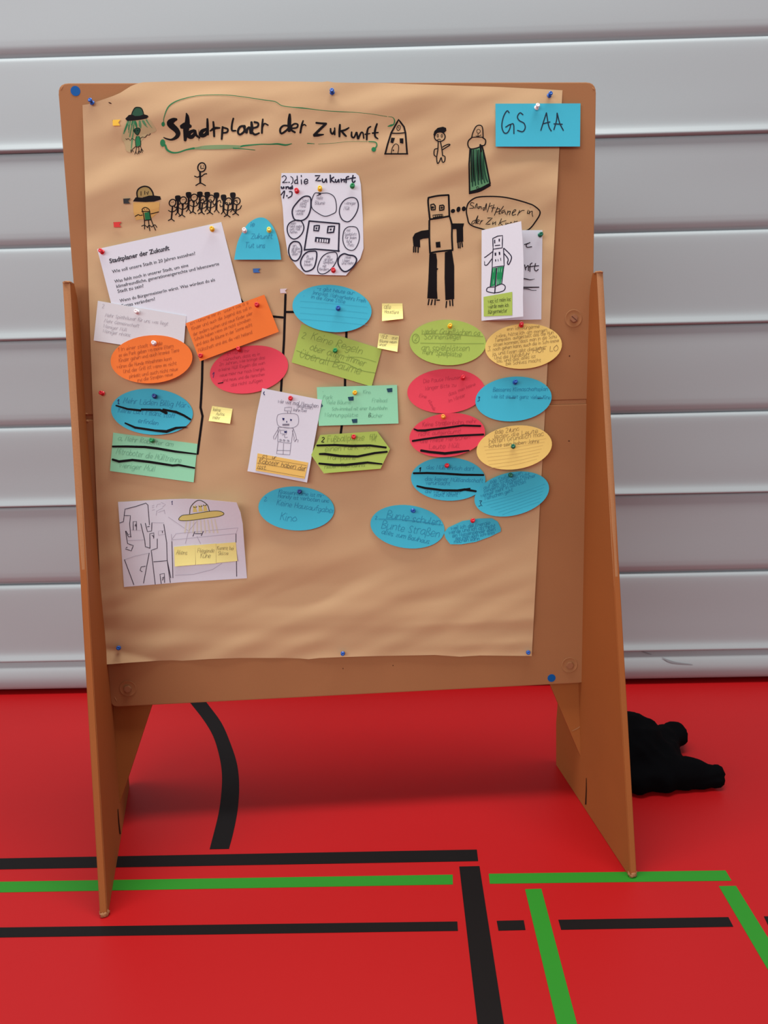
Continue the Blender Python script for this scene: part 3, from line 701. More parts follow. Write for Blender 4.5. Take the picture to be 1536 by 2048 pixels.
k.lines([[(410,1865),(395,1960)],[(465,1875),(445,1960)],[(515,1870),(510,1960)],[(540,1880),(590,1880)],[(710,1900),(700,2005)],[(765,1890),(770,1975)],[(810,1870),(815,1975)]], 22)
k.build('robot_drawing', M_BLACK, paper, PO, 'marker drawing of a tall robot with solid black arms and legs')
# speech bubble
k = P_ink().crop(895, 385, 7.68)
k.line([(300,210),(340,140),(450,75),(640,60),(850,70),(1050,110),(1250,170),(1330,205),(1415,280),(1412,350),(1350,450),(1280,540),(1200,590),(1000,640),(700,610),(550,565),(400,520),(330,470),(310,400),(290,300)], 20, True, True)
k.line([(408,165,10),(370,155,11),(350,185,11),(402,220,12),(390,240,12),(335,245,10)])
k.lines([[(420,245),(440,185),(455,175),(450,240)],[(500,215),(470,225),(475,250),(515,215),(520,255)],[(580,240),(545,235),(560,275),(600,165),(590,270)],[(655,160),(610,300)],[(640,215),(690,200)],[(715,185),(680,300)],[(675,235),(735,235)],
  [(770,225),(720,350)],[(755,255),(800,250),(790,290),(740,300)],[(860,210),(790,320),(815,325)],[(880,270),(840,285),(835,320),(880,290),(890,335)],[(930,280),(910,345)],[(920,310),(965,285),(950,345)],[(990,325),(1050,275),(1030,265),(995,310),(1000,350),(1050,335)],
  [(1110,275),(1075,350)],[(1085,325),(1140,280),(1180,275)],[(1240,270),(1225,320),(1250,320)],[(1260,280),(1255,330)],[(1258,310),(1300,285),(1300,330),(1310,370)]], 11)
k.blob(1272,232,4,4)
k.lines([[(440,420),(390,440),(370,480),(410,470),(470,350),(430,480)],[(450,465),(490,430),(465,420),(445,470),(480,480)],[(520,425),(495,490)],[(505,460),(545,425)],[(700,450),(690,490),(730,455)],[(740,445),(735,495)],[(830,400),(785,500)],[(900,430),(810,465),(850,505)],[(900,465),(890,500),(930,470),(935,495)],[(950,490),(975,455),(1000,485)],[(1030,440),(1010,490)],[(1040,450),(1075,440)]], 10)
k.line([(615,392),(690,390),(585,490),(655,485)], 12, False)
k.build('speech_bubble', M_BLACK, paper, PO, 'hand drawn speech bubble reading Stadtplaner in der Zukunft')
# connector lines
k = P_ink()
k.lines([[(571,589),(568,680),(562,782)],[(571,624),(592,624)],[(546,633),(566,635)],[(693,660),(692,692)],[(690,752),(690,776)],[(684,848),(681,870)],[(405,716),(404,760),(402,800),(401,815),(405,832),(395,908)],[(479,596),(486,606),(486,612)]], 4.6, False)
k.build('connector_line', M_BLACK, paper, PO)
k = P_ink(); k.blob(220, 206, 3.5, 1.2, 25); k.blob(397.5, 188+82, .5, 12); k.build('tear', M_HOLE, paper, PO)

# ------------------------------------------------------------------ cards
def ellipse_px(cx, cy, a, b, ang, n=44):
    c, s_ = math.cos(math.radians(ang)), math.sin(math.radians(ang))
    return [(cx + a*math.cos(t)*c - b*math.sin(t)*s_, cy + a*math.cos(t)*s_ + b*math.sin(t)*c) for t in [2*math.pi*i/n for i in range(n)]]
def dense(P, step=9):
    out = []
    for i, a in enumerate(P):
        b = P[(i+1) % len(P)]; L = math.hypot(a[0]-b[0], a[1]-b[1]); m = max(1, int(L/step))
        out += [(lerp(a[0], b[0], k/m), lerp(a[1], b[1], k/m)) for k in range(m)]
    return out
STACK = []
def inside(P, x, y):
    r = False
    for i in range(len(P)):
        (x1, y1), (x2, y2) = P[i-1], P[i]
        if (y1 > y) != (y2 > y) and x < (x2-x1)*(y-y1)/(y2-y1)+x1: r = not r
    return r
class Card:
    def covers(s, x, y): return inside(s.px, x, y)
    def __init__(s, name, outline, m, layer, lift, label, cat, group=None, th=0.0006, hfun=None, curl=0.0):
        P = dense(outline) if len(outline) < 30 else outline
        cx = sum(p[0] for p in P)/len(P); cy = sum(p[1] for p in P)/len(P)
        q0 = [bp(*p) for p in P]; vt = max(p.z for p in q0); vb = min(p.z for p in q0); uc = sum(p.x for p in q0)/len(q0); ur = max(p.x for p in q0)-uc
        lf = (lambda u, z: lift * max(0, (vt - z)/(vt - vb))**1.6 + curl*((u-uc)/ur)**2) if not hfun else (lambda u, z: hfun(u, z, 0))
        ring = [(lerp(cx, p[0], f), lerp(cy, p[1], f)) for f in (1, .85, .6, .3, 0) for p in P]
        base = .0018
        for x, y in ring:                            # rests on the paper and on the sheets pinned before it
            p = bp(x, y, .005); base = max(base, paper_h(p.x, p.z) + .0009 - lf(p.x, p.z))
            for o_ in STACK:
                if o_.covers(x, y): base = max(base, o_.hf(p.x, p.z) + .0011 - lf(p.x, p.z))
        for o_ in STACK:
            for x, y in o_.px:
                if inside(P, x, y): p = bp(x, y, .005); base = max(base, o_.hf(p.x, p.z) + .0011 - lf(p.x, p.z))
        s.px = P; STACK.append(s)
        if hfun: h = lambda u, z: hfun(u, z, base)
        else: h = lambda u, z: base + lift * max(0, (vt - z)/(vt - vb))**1.6 + curl*((u-uc)/ur)**2
        s.surf = Surf(h); s.base = base; s.hf = h
        org = bp(cx, cy); org.y = -base; s.org = org
        V = []; F = []; n = len(P); R = 7 if not hfun else 14
        for k in range(R):
            f = 1 - k/R
            for p in P: V.append(s.surf.at(lerp(cx, p[0], f), lerp(cy, p[1], f)) - org)
        V.append(s.surf.at(cx, cy) - org); ci = len(V)-1
        for k in range(R-1):
            for i in range(n): j = (i+1) % n; F.append((k*n+i, k*n+j, (k+1)*n+j, (k+1)*n+i))
        for i in range(n): F.append(((R-1)*n+i, (R-1)*n+(i+1) % n, ci))
        b0 = len(V)
        V += [v + Vector((0, th, 0)) for v in V[:b0]]; F += [tuple(b0+i for i in f[::-1]) for f in F[:]]
        for i in range(n): j = (i+1) % n; F.append((i, b0+i, b0+j, j))
        s.o = mesh_obj(name, V, F, m, None, MB @ Matrix.Translation(org))
        me = s.o.data
        bm = bmesh.new(); bm.from_mesh(me); bmesh.ops.recalc_face_normals(bm, faces=bm.faces); bm.to_mesh(me); bm.free()
        tag(s.o, label, cat, group)
    def ink(s, off=.0004):
        k = Ink(s.surf, off, 10); mx, my = sum(p[0] for p in s.px)/len(s.px), sum(p[1] for p in s.px)/len(s.px)
        k.clip = [(mx+(p[0]-mx)*.975, my+(p[1]-my)*.975) for p in s.px]; return k
    def put(s, k, name, m, label=None, each=False): return k.build(name, m, s.o, s.org, label, each)
CG = 'moderation cards pinned on the brown paper'
def ecard(cx, cy, a, b, ang, colr, layer, lift, label): return Card('oval_card', ellipse_px(cx, cy, a, b, ang), MC[colr], layer, lift, label, 'card', CG)
def rcard(P, colr, layer, lift, label, name='rectangular_card'): return Card(name, P, MC[colr], layer, lift, label, 'card', CG)
def scrawl(c, colr, rows, size=5.0, ang=0, w=1.0, sx=1.0, seed=1, name='handwriting', jit=.4):
    k = c.ink()
    for i, r in enumerate(rows):
        t, x, y = r[:3]; k.text(t, x, y, r[3] if len(r) > 3 else size, r[4] if len(r) > 4 else ang, w, sx=r[5] if len(r) > 5 else sx, jit=jit, seed=seed*17+i)
    return c.put(k, name, MI[colr] if colr in MI else colr)
def marks(c, L, w=5.5, name='marker_line', m=None, sm=False):
    k = c.ink(.0007)
    for p in L: k.line(p, w, sm)
    return c.put(k, name, m or M_BLACK, None, name == 'marker_line')

# blue name card
c = rcard([(991,207.3),(1161,206.8),(1160,293),(991.4,293.2)], 'blue', 0, .004, 'blue rectangular card lettered GS AA in the top right corner')
k = c.ink().crop(820, 150, 3.84)
k.lines([[(762,290),(745,275),(718,320),(705,390),(720,440),(745,445),(765,415),(770,380),(735,400)],[(770,380),(795,378),(798,450)],[(868,305),(845,290),(825,320),(840,350),(875,370),(885,405),(865,435),(825,425)],
  [(1005,425),(1025,360),(1048,290)],[(1048,290),(1065,390),(1085,430)],[(1020,375),(1075,360)],[(1105,420),(1125,350),(1130,292)],[(1130,292),(1150,370),(1178,425)],[(1105,375),(1170,378)]], 9)
c.put(k, 'lettering', mat('dark_teal_ink', (16, 40, 62), .6, .3))
# printed task sheet
c = Card('printed_sheet', [(194.4,498.1),(442.6,444),(489,626),(241,680)], M_PAPER, 0, .004, 'white printed task sheet, tilted, headed Stadtplaner der Zukunft', 'paper', curl=.002)
task = c
def typeset(c, lines, m):
    V = []; F = []
    for txt, x, y, size, ang, bold in lines:
        cu = bpy.data.curves.new('type', 'FONT'); cu.body = txt; cu.size = size; cu.offset = bold; cu.resolution_u = 2
        to = bpy.data.objects.new('type', cu); C.objects.link(to)
        bpy.context.view_layer.update()
        me = to.to_mesh(); ca, sa = math.cos(math.radians(ang)), math.sin(math.radians(ang)); b0 = len(V)
        for v in me.vertices:
            X, Y = v.co.x * 0.985, -v.co.y
            V.append(c.surf.at(x + X*ca - Y*sa, y + X*sa + Y*ca, .0005))
        for p in me.polygons: F.append(tuple(b0 + i for i in p.vertices))
        to.to_mesh_clear(); bpy.data.objects.remove(to); bpy.data.curves.remove(cu)
    return mesh_obj('printed_text', [v - c.org for v in V], F, m, c.o)
A_ = -12.6
TYPE = [('Stadtplaner der Zukunft', 219.5, 526.5, 15.6, A_, .38, 122), ('Wie soll unsere Stadt in 20 Jahren aussehen?', 225, 546.5, 11.6, A_, .07, 170),
 ('Was fehlt noch in unserer Stadt, um eine', 229.5, 566, 11.6, A_, .07, 151), ('klimafreundliche, generationengerechte und lebenswerte', 233, 576, 11.6, A_, .07, 210), ('Stadt zu sein?', 235.5, 586, 11.6, A_, .07, 53),
 ('Wenn du Bürgermeister/in wärst. Was würdest du als', 240, 604.5, 11.6, A_, .07, 195), ('Erstes verändern?', 243.5, 615.5, 11.6, A_, .07, 68)]
# fit every line to its measured length
fitted = []
for txt, x, y, size, ang, bold, L in TYPE:
    cu = bpy.data.curves.new('type', 'FONT'); cu.body = txt; cu.size = size
    to = bpy.data.objects.new('type', cu); C.objects.link(to); bpy.context.view_layer.update()
    wd = to.dimensions.x or 1; bpy.data.objects.remove(to); bpy.data.curves.remove(cu)
    fitted.append((txt, x, y, size * L / (wd * .985), ang, bold))
typeset(c, fitted, M_TYPE)
# white handwritten card
c = rcard([(195.7,601.5),(372.2,632),(366,709),(187.3,681)], 'white', 2, .003, 'off-white handwritten card overlapping the bottom of the printed task sheet')
scrawl(c, 'white', [('2', 204, 616, 4.5), ('Mehr Spielhäuser für uns was liegt', 210, 633, 4.2, 8, .95), ('Mehr Gemeinschaft', 208, 644, 4.2, 9), ('Weniger Müll', 206, 655, 4.2, 9), ('Weniger Chaos', 205, 664.5, 4.2, 9)], w=.95)
# orange rectangle
c = rcard([(371,646.6),(528.5,589.3),(557.7,663.5),(400,722.5)], 'orange', 2, .005, 'orange rectangular card covered in slanting handwriting')
scrawl(c, 'orange', [('1.', 512, 601, 4.2, -20), ('ich wünsche mir in Zukunft das alle', 381, 650, 3.9, -20, .98), ('Kinder und auch die Jugend das soll in', 384, 660.5, 3.9, -20, .92), ('der andern suchen und neue Kinder oder', 387, 672, 3.9, -20, .86),
 ('Schule haben wenn sie nicht schreiben', 389, 682, 3.9, -20, .88), ('und dass die Bäume in der Sonne nicht', 393, 692.5, 3.9, -20, .86), ('Müllschaft und das die welt heilend', 397, 704, 3.9, -19, .9)], w=1.05)
# orange oval
c = ecard(303, 718.5, 82, 48, -4, 'orange', 3, .007, 'orange oval card covered in handwriting')
scrawl(c, 'orange', [('1 In einer stadt würde', 236, 703, 4.6, -9), ('es ein Park geben wo meine Eltern', 238, 714, 4.4, -10, .8), ('Kinder gehen und auch kranke Tiere', 238, 724.5, 4.4, -10, .84), ('wären die Hunde mitnehmen kann', 234, 737, 4.4, -9, .82),
 ('Und der Grill ist wenn es nicht', 247, 746, 4.4, -9, .88), ('pinkelt und auch nicht neue', 259, 756, 4.4, -9, .88), ('und die Straßen neue', 272, 764, 3.8, -10)], w=1.1)
# red oval by the orange ones
c = ecard(498, 739, 79, 47, -10, 'red', 3, .008, 'red oval card just right of the orange rectangular card')
scrawl(c, 'red', [('Ich würde mir', 453, 711, 3.8, -9), ('wünschen, dass es in', 447, 722, 3.8, -9), ('20 Jahren, wie bringe das', 439, 732, 3.8, -9, 1.05), ('a keine Müll Regeln die man', 437, 743, 3.8, -9, .98), ('neue mehr nur noch Energie,', 440, 754, 3.8, -9, .9), ('sind neue, und die Menschen', 445, 764, 3.8, -9, .88), ('alle nicht zufügen', 462, 773, 3.8, -9)], w=1.0)
scrawl(c, M_NAVY, [('1', 424, 755, 6)], w=1.6, name='numeral'); marks(c, [[(436,767,1.5),(446,765,2)]], None)
# left blue oval
c = ecard(304, 823.5, 82, 46, 4, 'blue', 1, .007, 'blue oval card between the orange oval and the mint rectangle, with two black strokes')
scrawl(c, 'blue', [('Mehr Läden Billig Märkte', 246, 806, 6.5, 4, 1.0), ('Keine Luft Pflanz stoff', 236, 824, 6.5, 6, .86), ('erfinden', 276, 845, 5.5, 7)], w=1.2)
marks(c, [[(232,811,3),(255,818,4),(282,821,4.5),(282,819,4.5),(320,820,5),(333,826,6)],[(326,819,4),(352,824,5),(368,831,4.5),(381,839,4)],[(250,846,3),(270,855,4.5),(310,861,4.5),(333,863,6),(352,856,5),(372,854,3)]], None)
scrawl(c, M_NAVY, [('1.', 234, 808, 5.5)], w=2, name='numeral')
# mint rectangle left
c = rcard([(226.4,865.3),(395,888),(387.3,964.7),(219.9,942)], 'mint', 0, .006, 'mint green rectangular card below the left blue oval, with two thick black strokes')
scrawl(c, 'mint', [('a, Mehr Robotter am', 236, 880, 6, 7), ('Mitroboter die Mülltrenne', 232, 907, 6.8, 8, .84), ('weniger Müll', 238, 934, 6.5, 7)], w=1.2)
marks(c, [[(225,893,4),(255,893,4.5),(290,894,5),(315,897,5),(350,903,4.5),(392,908,3)],[(225,919,4.5),(238,923,5),(265,920,5),(300,924,5),(345,931,4.5),(357,930,4.5),(389,936,3.5)]], None)
# dome
P = catmull([(468.3,519.3),(475.6,483.6),(491,453.7),(505,440.5),(520,435),(534,439),(548.5,457.6),(557.7,486),(562.3,519.3)], 5)
c = Card('dome_card', P, MC['blue'], 0, .005, 'blue card cut as a dome with two pins', 'card', CG)
scrawl(c, 'blue', [('die', 494, 453, 6), ('Zukunft', 502, 477, 6), ('Tut uns', 490, 495, 6)], w=1.3)
# robot face sheet
OUT = [(562.9,346.1),(711.3,346.1),(717.8,352),(721.7,369),(725.6,434),(727,496.7),(720.4,517.5),(691.8,550.8),(642.3,550),(611,548.75),(595.4,535.7),(575.9,509.7),(568,460),(567,440),(565.5,416),(560.3,376.9)]
c = Card('robot_face_sheet', OUT, M_PAPER, 0, .005, 'white cut-out sheet with a square robot face ringed by ovals', 'drawing', None)
k = c.ink(.0006).crop(555, 340, 8.533)
k.line([(75,120),(115,95),(150,130),(120,185),(85,215),(170,210)], 15); k.blob(197,210,13,12); k.line([(225,110),(260,140),(262,200),(235,240)], 15)
k.lines([[(340,160),(300,180),(295,225),(335,225)],[(335,100),(338,160),(345,235)],[(405,165),(410,240)],[(405,90),(407,115)],[(455,205),(515,190),(500,155),(465,170),(455,215),(480,238),(520,215)]], 18)
k.line([(645,98),(725,95),(650,185),(740,182)], 24, False)
k.lines([[(765,150),(770,200),(800,205),(825,160)],[(830,150),(840,210)],[(900,85),(905,210)],[(960,120),(915,165),(970,210)],[(990,160),(990,200),(1015,205),(1040,165)],[(1045,160),(1050,210)],[(1085,150),(1090,205)],[(1090,180),(1130,160),(1140,205)],[(1215,110),(1175,130),(1170,215)],[(1140,165),(1225,150)],[(1290,90),(1275,170),(1295,215),(1325,185)],[(1240,145),(1330,130)]], 24)
k.lines([[(65,285),(70,310),(95,310),(105,285),(110,312)],[(145,285),(147,320)],[(147,300),(180,285),(195,318)],[(250,265),(255,320)],[(250,290),(215,300),(220,322),(255,310)]], 24)
k.lines([[(60,425),(120,355),(100,480)],[(200,370),(245,375),(240,440),(180,478)]], 20); k.blob(160,440,15,14)
E_ = [([(500,445),(560,470),(570,560),(560,680),(510,800),(420,860),(300,850),(255,760),(260,660),(330,560),(420,470)], 24), ([(650,390),(730,400),(860,395),(960,450),(1000,560),(1000,700),(940,750),(810,790),(680,730),(590,650),(580,540),(610,440)], 14),
 ([(1250,470),(1340,490),(1380,590),(1350,720),(1270,840),(1190,885),(1100,840),(1055,720),(1080,600),(1150,510)], 18), ([(300,860),(400,870),(450,970),(420,1080),(340,1160),(260,1175),(190,1110),(165,1000),(200,910)], 20),
 ([(1250,965),(1350,985),(1395,1100),(1385,1230),(1320,1350),(1240,1370),(1160,1320),(1115,1200),(1130,1050),(1180,985)], 15), ([(300,1220),(370,1240),(410,1330),(400,1440),(350,1530),(290,1550),(230,1510),(190,1400),(205,1290),(250,1235)], 24),
 ([(590,1385),(665,1400),(660,1540),(610,1680),(480,1730),(410,1650),(395,1560),(440,1460),(510,1400)], 24), ([(920,1405),(1000,1410),(1020,1500),(970,1620),(870,1730),(770,1775),(695,1740),(690,1640),(750,1500),(830,1430)], 16),
 ([(1130,1430),(1210,1450),(1310,1470),(1350,1540),(1290,1650),(1180,1730),(1100,1710),(1035,1600),(1050,1490)], 26)]
for pts, wd in E_: k.line(pts, wd, True, True)
k.line([(665,445,8),(710,420,20),(735,405,28),(690,390,18)])
k.lines([[(540,870),(1055,915)],[(1055,915),(1040,1390)],[(1055,1383),(640,1350),(455,1362)],[(540,870),(500,1100),(457,1370)]], 26, False)
k.lines([[(628,952),(715,947),(700,1038),(620,1033)],[(865,965),(975,960),(955,1062),(850,1072)]], 28, False, True); k.fill([(650,980),(680,978),(676,1012),(650,1012)]); k.fill([(893,1000),(925,1000),(920,1030),(893,1030)])
k.fill([(645,1140),(900,1165),(885,1255),(635,1225)])
c.put(k, 'robot_drawing', mat('blue_black_marker', (26, 20, 48), .6, .3))
k = c.ink(.0009).crop(555, 340, 8.533)
for x in (668, 715, 757, 798, 835): k.fill([(x+4,1172+(x-668)*.08),(x+28,1174+(x-668)*.08),(x+25,1228+(x-668)*.07),(x,1226+(x-668)*.07)])
c.put(k, 'teeth', M_PAPER)
k = c.ink(.0005).crop(555, 340, 8.533)
for i, (t, x, y) in enumerate([('Sand', 420, 540), ('statt', 390, 590), ('Wind', 380, 640), ('weniger', 310, 715), ('Autos', 320, 765), ('viele', 660, 500), ('Bäume', 640, 590), ('weniger', 1145, 590), ('Müll', 1130, 680), ('kein', 230, 930), ('Geld mehr', 205, 980), ('zum Müll', 200, 1030), ('helfen', 210, 1080),
   ('mit', 1180, 1050), ('Spielplatz', 1140, 1115), ('für jeden', 1150, 1175), ('Kind', 1180, 1240), ('Platz', 1200, 1300), ('ein', 260, 1310), ('großes', 245, 1360), ('Bild von', 240, 1410), ('allen', 245, 1455), ('In', 500, 1490), ('Stadt', 490, 1535), ('neue', 460, 1580), ('bauen', 455, 1635), ('ein', 840, 1495), ('großer', 800, 1545), ('Spielplatz', 775, 1595), ('mit', 770, 1660), ('Kindern', 715, 1715), ('Neue', 1150, 1510), ('Läden', 1110, 1565), ('und mehr', 1095, 1612)]):
    k.text(t, x, y, 36 if y < 700 and x > 600 else 30, 0, 7, sx=.8, seed=i)
c.put(k, 'handwriting', M_GREY)
# folded sheet with green-legged robot
P0 = bp(963, 461); 
c = Card('folded_sheet', [(963.3,460.7),(1084.9,460.2),(1082.6,639),(962.8,641)], mat('white_paper_back', (216, 220, 230), .6, .3), 0, .002, 'white folded sheet standing open, with a green-legged robot on its front leaf', 'drawing')
fold = c
k = c.ink(.0005).crop(895, 385, 7.68)
k.lines([[(1180,800),(1240,780)],[(1268,768),(1212,800),(1222,840),(1295,833)],[(1185,1110),(1200,1190)],[(1205,1155),(1240,1120),(1242,1200)],[(1300,1082),(1270,1110),(1265,1212)],[(1245,1142),(1310,1135)],[(1352,1090),(1335,1170),(1360,1205),(1395,1180)],[(1310,1132),(1402,1125)]], 15)
k.lines([[(1150,1322,16),(1190,1325,18),(1270,1340,14),(1340,1328,5)],[(1150,1455,18),(1250,1457,20),(1405,1455,16)],[(1150,1475,12),(1230,1480,14),(1290,1500,9),(1365,1502,8)]])
c.put(k, 'lettering', mat('brown_black_marker', (42, 26, 40), .6, .3))
u0 = P0.x
def leaf_h(u, z): return fold.base + .0012 + max(0.0, (u - u0)) * math.tan(math.radians(44))
LS = Surf(leaf_h)
NL = 10; V = []; F = []
for i in range(NL+1):
    t = i/NL
    for (xa, ya), (xb, yb) in (((963.3,460.7),(1042.2,442.5)), ((962.8,641.7),(1046.6,633))): pass
LT = [(963.3,460.7),(1042.2,442.5)]; LBt = [(962.8,641.7),(1046.6,633)]
for j in range(NL+1):
    for i in range(NL+1):
        s_, t = i/NL, j/NL
        x = lerp(lerp(LT[0][0], LT[1][0], s_), lerp(LBt[0][0], LBt[1][0], s_), t); y = lerp(lerp(LT[0][1], LT[1][1], s_), lerp(LBt[0][1], LBt[1][1], s_), t)
        if i == NL: x += 3.0 * math.sin(math.pi*min(1, t*1.25)) 
        V.append(LS.at(x, y) - c.org)
for j in range(NL):
    for i in range(NL): a = j*(NL+1)+i; F.append((a, a+NL+1, a+NL+2, a+1))
b0 = len(V); V += [v + Vector((0.0003, .0003, 0)) for v in V[:b0]]; F += [tuple(b0+i for i in f[::-1]) for f in F[:]]
leaf = mesh_obj('front_leaf', V, F, M_PAPER, c.o)
k = Ink(LS, .0006, 10).crop(895, 385, 7.68)
k.line([(695,705),(770,670),(845,660),(840,850),(700,870)], 15, False, True); k.fill([(715,725),(733,725),(733,780),(717,782)]); k.fill([(785,710),(804,708),(804,752),(785,752)]); k.line([(730,815),(805,808)], 14)
k.line([(700,870),(690,1000),(685,1150),(870,1125),(860,860)], 14, False)
k.line([(690,910),(590,985),(545,1015),(540,1045),(565,1060),(570,1110),(610,1110),(680,1020)], 14); k.line([(865,855),(960,950),(982,1010),(940,1105),(920,1080),(930,1020),(870,940)], 16)
k.fill([(722,925),(748,922),(748,968),(725,972)]); k.fill([(785,912),(808,910),(810,955),(788,958)]); k.lines([[(738,1030,16),(738,1055,16)],[(775,1025,9),(778,1055,9)],[(815,1005,10),(818,1045,10)]])
k.line([(687,1150),(655,1450)], 13); k.line([(755,1160),(740,1350),(725,1545)], 17); k.line([(865,1130),(832,1400)], 12)
k.line([(720,1450),(620,1460),(600,1510),(640,1530),(725,1545)], 14); k.line([(740,1440),(830,1405),(885,1440),(870,1500),(800,1530),(730,1540)], 14)
k.build('robot_drawing', _m['blue_black_marker'], leaf, c.org)
k = Ink(LS, .0004, 10).crop(895, 385, 7.68); k.fill([(685,1160),(745,1155),(730,1430),(660,1445)]); k.fill([(765,1150),(860,1135),(830,1400),(750,1425)]); k.build('trousers', mat('bright_green_marker', (16, 140, 82), .6, .3), leaf, c.org)
k = Ink(LS, .0005, 10).crop(895, 385, 7.68)
for x in (715, 775, 800, 835): k.line([(x,1160,4),(x-6,1200,8),(x-8,1230,2)]); k.line([(x-8,1330,2),(x-12,1390,9),(x-14,1415,4)])
k.build('trousers', mat('pale_green_gap', (150, 205, 178), .6, .3), leaf, c.org)
# green note on the leaf
NP = [(965.6,594),(1024.5,583.6),(1024.5,630.5),(965.6,633)]; no = LS.at(995, 610); V = []; F = []
for d_ in (.0012, .0008):
    for p in NP: V.append(LS.at(p[0], p[1], d_) - no)
F = [(0,1,2,3),(7,6,5,4)] + [(i, i+4, (i+1) % 4+4, (i+1) % 4) for i in range(4)]
gn = mesh_obj('green_note', V, F, MC['green'], None, MB @ Matrix.Translation(no)); tag(gn, 'small green note glued below the green-legged robot', 'note')
k = Ink(LS, .0016, 10)
for i, (t, y) in enumerate((('was ist mein los', 606.5), ('würde mein ich', 617), ('Bürgermeister', 627.5))): k.text(t, 976.5, y, 5, -6 + i, 1.0, sx=.62, seed=i+40)
k.build('handwriting', mat('green_note_ink', (84, 96, 50), .6, .3), gn, no)

# centre column
c = rcard([(603,647.9),(763.6,698.3),(743.2,773.3),(583,724.8)], 'green', 1, .006, 'green rectangular card tilted below the blue oval, about rules and trees')
scrawl(c, 'green', [('2', 603, 676, 7, 12), ('Keine Regeln', 622, 678, 9, 17, 1.05), ('ober allem immer', 619, 699, 8.5, 17, .9), ('Überall Bäume', 598, 714, 10, 16)], w=1.3)
k = c.ink()
k.line([(593,701,.8),(620,712,.9),(660,722,.9),(690,726,.9),(720,740,.9),(750,746,.9)]); k.line([(690,714,.7),(720,715,.7),(752,724,.7)])
c.put(k, 'pencil_line', mat('green_card_rule', (104, 128, 54), .6, .3))
c = ecard(664, 617, 79.5, 47, 6, 'blue', 3, .008, 'blue oval card at the head of the middle column, under the robot face sheet')
scrawl(c, 'blue', [('Es gibt heute auf eine', 633, 580, 4.6, 7, 1.05), ('Innovat. Nahverkehrs Freiheit', 626, 588, 4.6, 9, .95), ('in die Zone Stille', 622, 596, 4.6, 9), ('2.', 601, 592, 6)], w=1.05)
k = c.ink()
for y in (606, 618, 630, 642): k.line([(600, y-4, .5), (665, y+1, .5), (735, y+8, .5)])
c.put(k, 'ruled_line', mat('blue_card_rule', (52, 164, 192), .6, .3))
c = rcard([(633.5,774.4),(794,769.8),(797,847),(637.5,851.8)], 'mint', 2, .005, 'mint green rectangular card with inked-over spots, in the middle column')
scrawl(c, 'mint', [('2.', 639, 784, 6), ('Park', 646, 798, 4.6), ('Kino', 726, 787, 4.2), ('Viele Bäume', 652, 808, 4.6), ('Freibad', 744, 804, 4.6), ('Schwimmbad mit einer Rutschbahn', 664, 821, 4.2, -1, .85), ('Wohnungsplätze', 649, 833.5, 4.6), ('Bücher', 737, 834.5, 4.6)], w=.95)
k = c.ink(.0007)
for cx, cy in ((779, 781), (701.5, 798), (709, 842.5)):
    for j in range(4): k.line([(cx-5+j*.6, cy-3+j*1.8, 2.2), (cx+5, cy-4+j*2, 2.2)])
k.fill([(642.5,806),(646,812),(642.5,815)])
c.put(k, 'blacked_out_spot', mat('dark_teal_scribble', (28, 70, 92), .6, .3)); scrawl(c, M_BLACK, [('B', 737, 834, 4.4)], w=1.2, name='letter')
c = Card('robot_sheet', [(524.5,776.4),(644,799.8),(614,965),(494.8,942.3),(498,925),(507,868),(513,830)], M_PAPER, 2, .008, 'white sheet with a pencilled box robot and a yellow strip', 'drawing')
rs = c
k = c.ink().crop(480, 760, 4.267)
k.lines([[(335,292),(400,285),(480,292),(500,330),(490,385),(430,410),(335,395),(315,350),(318,310)]], 4, True, True)
k.lines([[(325,402),(390,405),(455,412)],[(325,402),(322,525)],[(322,525),(380,535),(437,540)],[(455,412),(437,540)],[(345,428),(398,430),(395,462),(345,456),(345,428)],[(332,408),(300,460),(285,485),(290,505)],[(340,420),(318,465),(300,505)],[(455,415),(475,470),(482,505),(470,525)],[(445,430),(462,490),(460,515)],
  [(465,525),(480,505),(497,512),(492,530)],[(325,530),(312,630),(425,638),(435,545)],[(372,540),(368,633)],[(318,600),(425,602)],[(380,262),(382,235),(440,232),(438,265),(380,262)],[(405,268),(408,285)],[(432,268),(430,285)],[(345,505),(350,520)],[(370,510),(385,520)],[(405,512),(420,525)]], 4, False)
for x, y in ((345,513), (375,516), (410,520)): k.oval(x, y, 9, 8, 3)
c.put(k, 'robot_drawing', M_GREY)
k = c.ink().crop(480, 760, 4.267)
k.text('wie viel mal Menschen', 322, 195, 21, 7, 4.5, sx=.82, seed=5); k.text('gegessen', 485, 232, 19, 8, 4, sx=.85, seed=6); k.text('kann', 455, 265, 18, 8, 4, sx=.8, seed=7); k.text('bei', 525, 270, 18, 8, 4, seed=8)
for j in range(4): k.line([(363,376+j*4,3.5),(420,375+j*4,3.5)])
k.line([(360,470),(380,468),(382,490),(405,488)], 4); c.put(k, 'handwriting', M_GREY)
k = c.ink(.0006).crop(480, 760, 4.267)
k.fill([(360,323),(380,325),(376,345),(364,343)]); k.fill([(427,332),(444,336),(440,350),(428,347)]); k.fill([(398,346),(405,362),(392,362)]); k.line([(208,100),(200,112),(210,128)], 7); k.fill([(375,437),(400,435),(400,450),(380,452)]); c.put(k, 'ink_spot', M_NAVY)
SP = [(515.2,906.5),(616.6,925.2),(608.9,957.6),(511.2,941)]
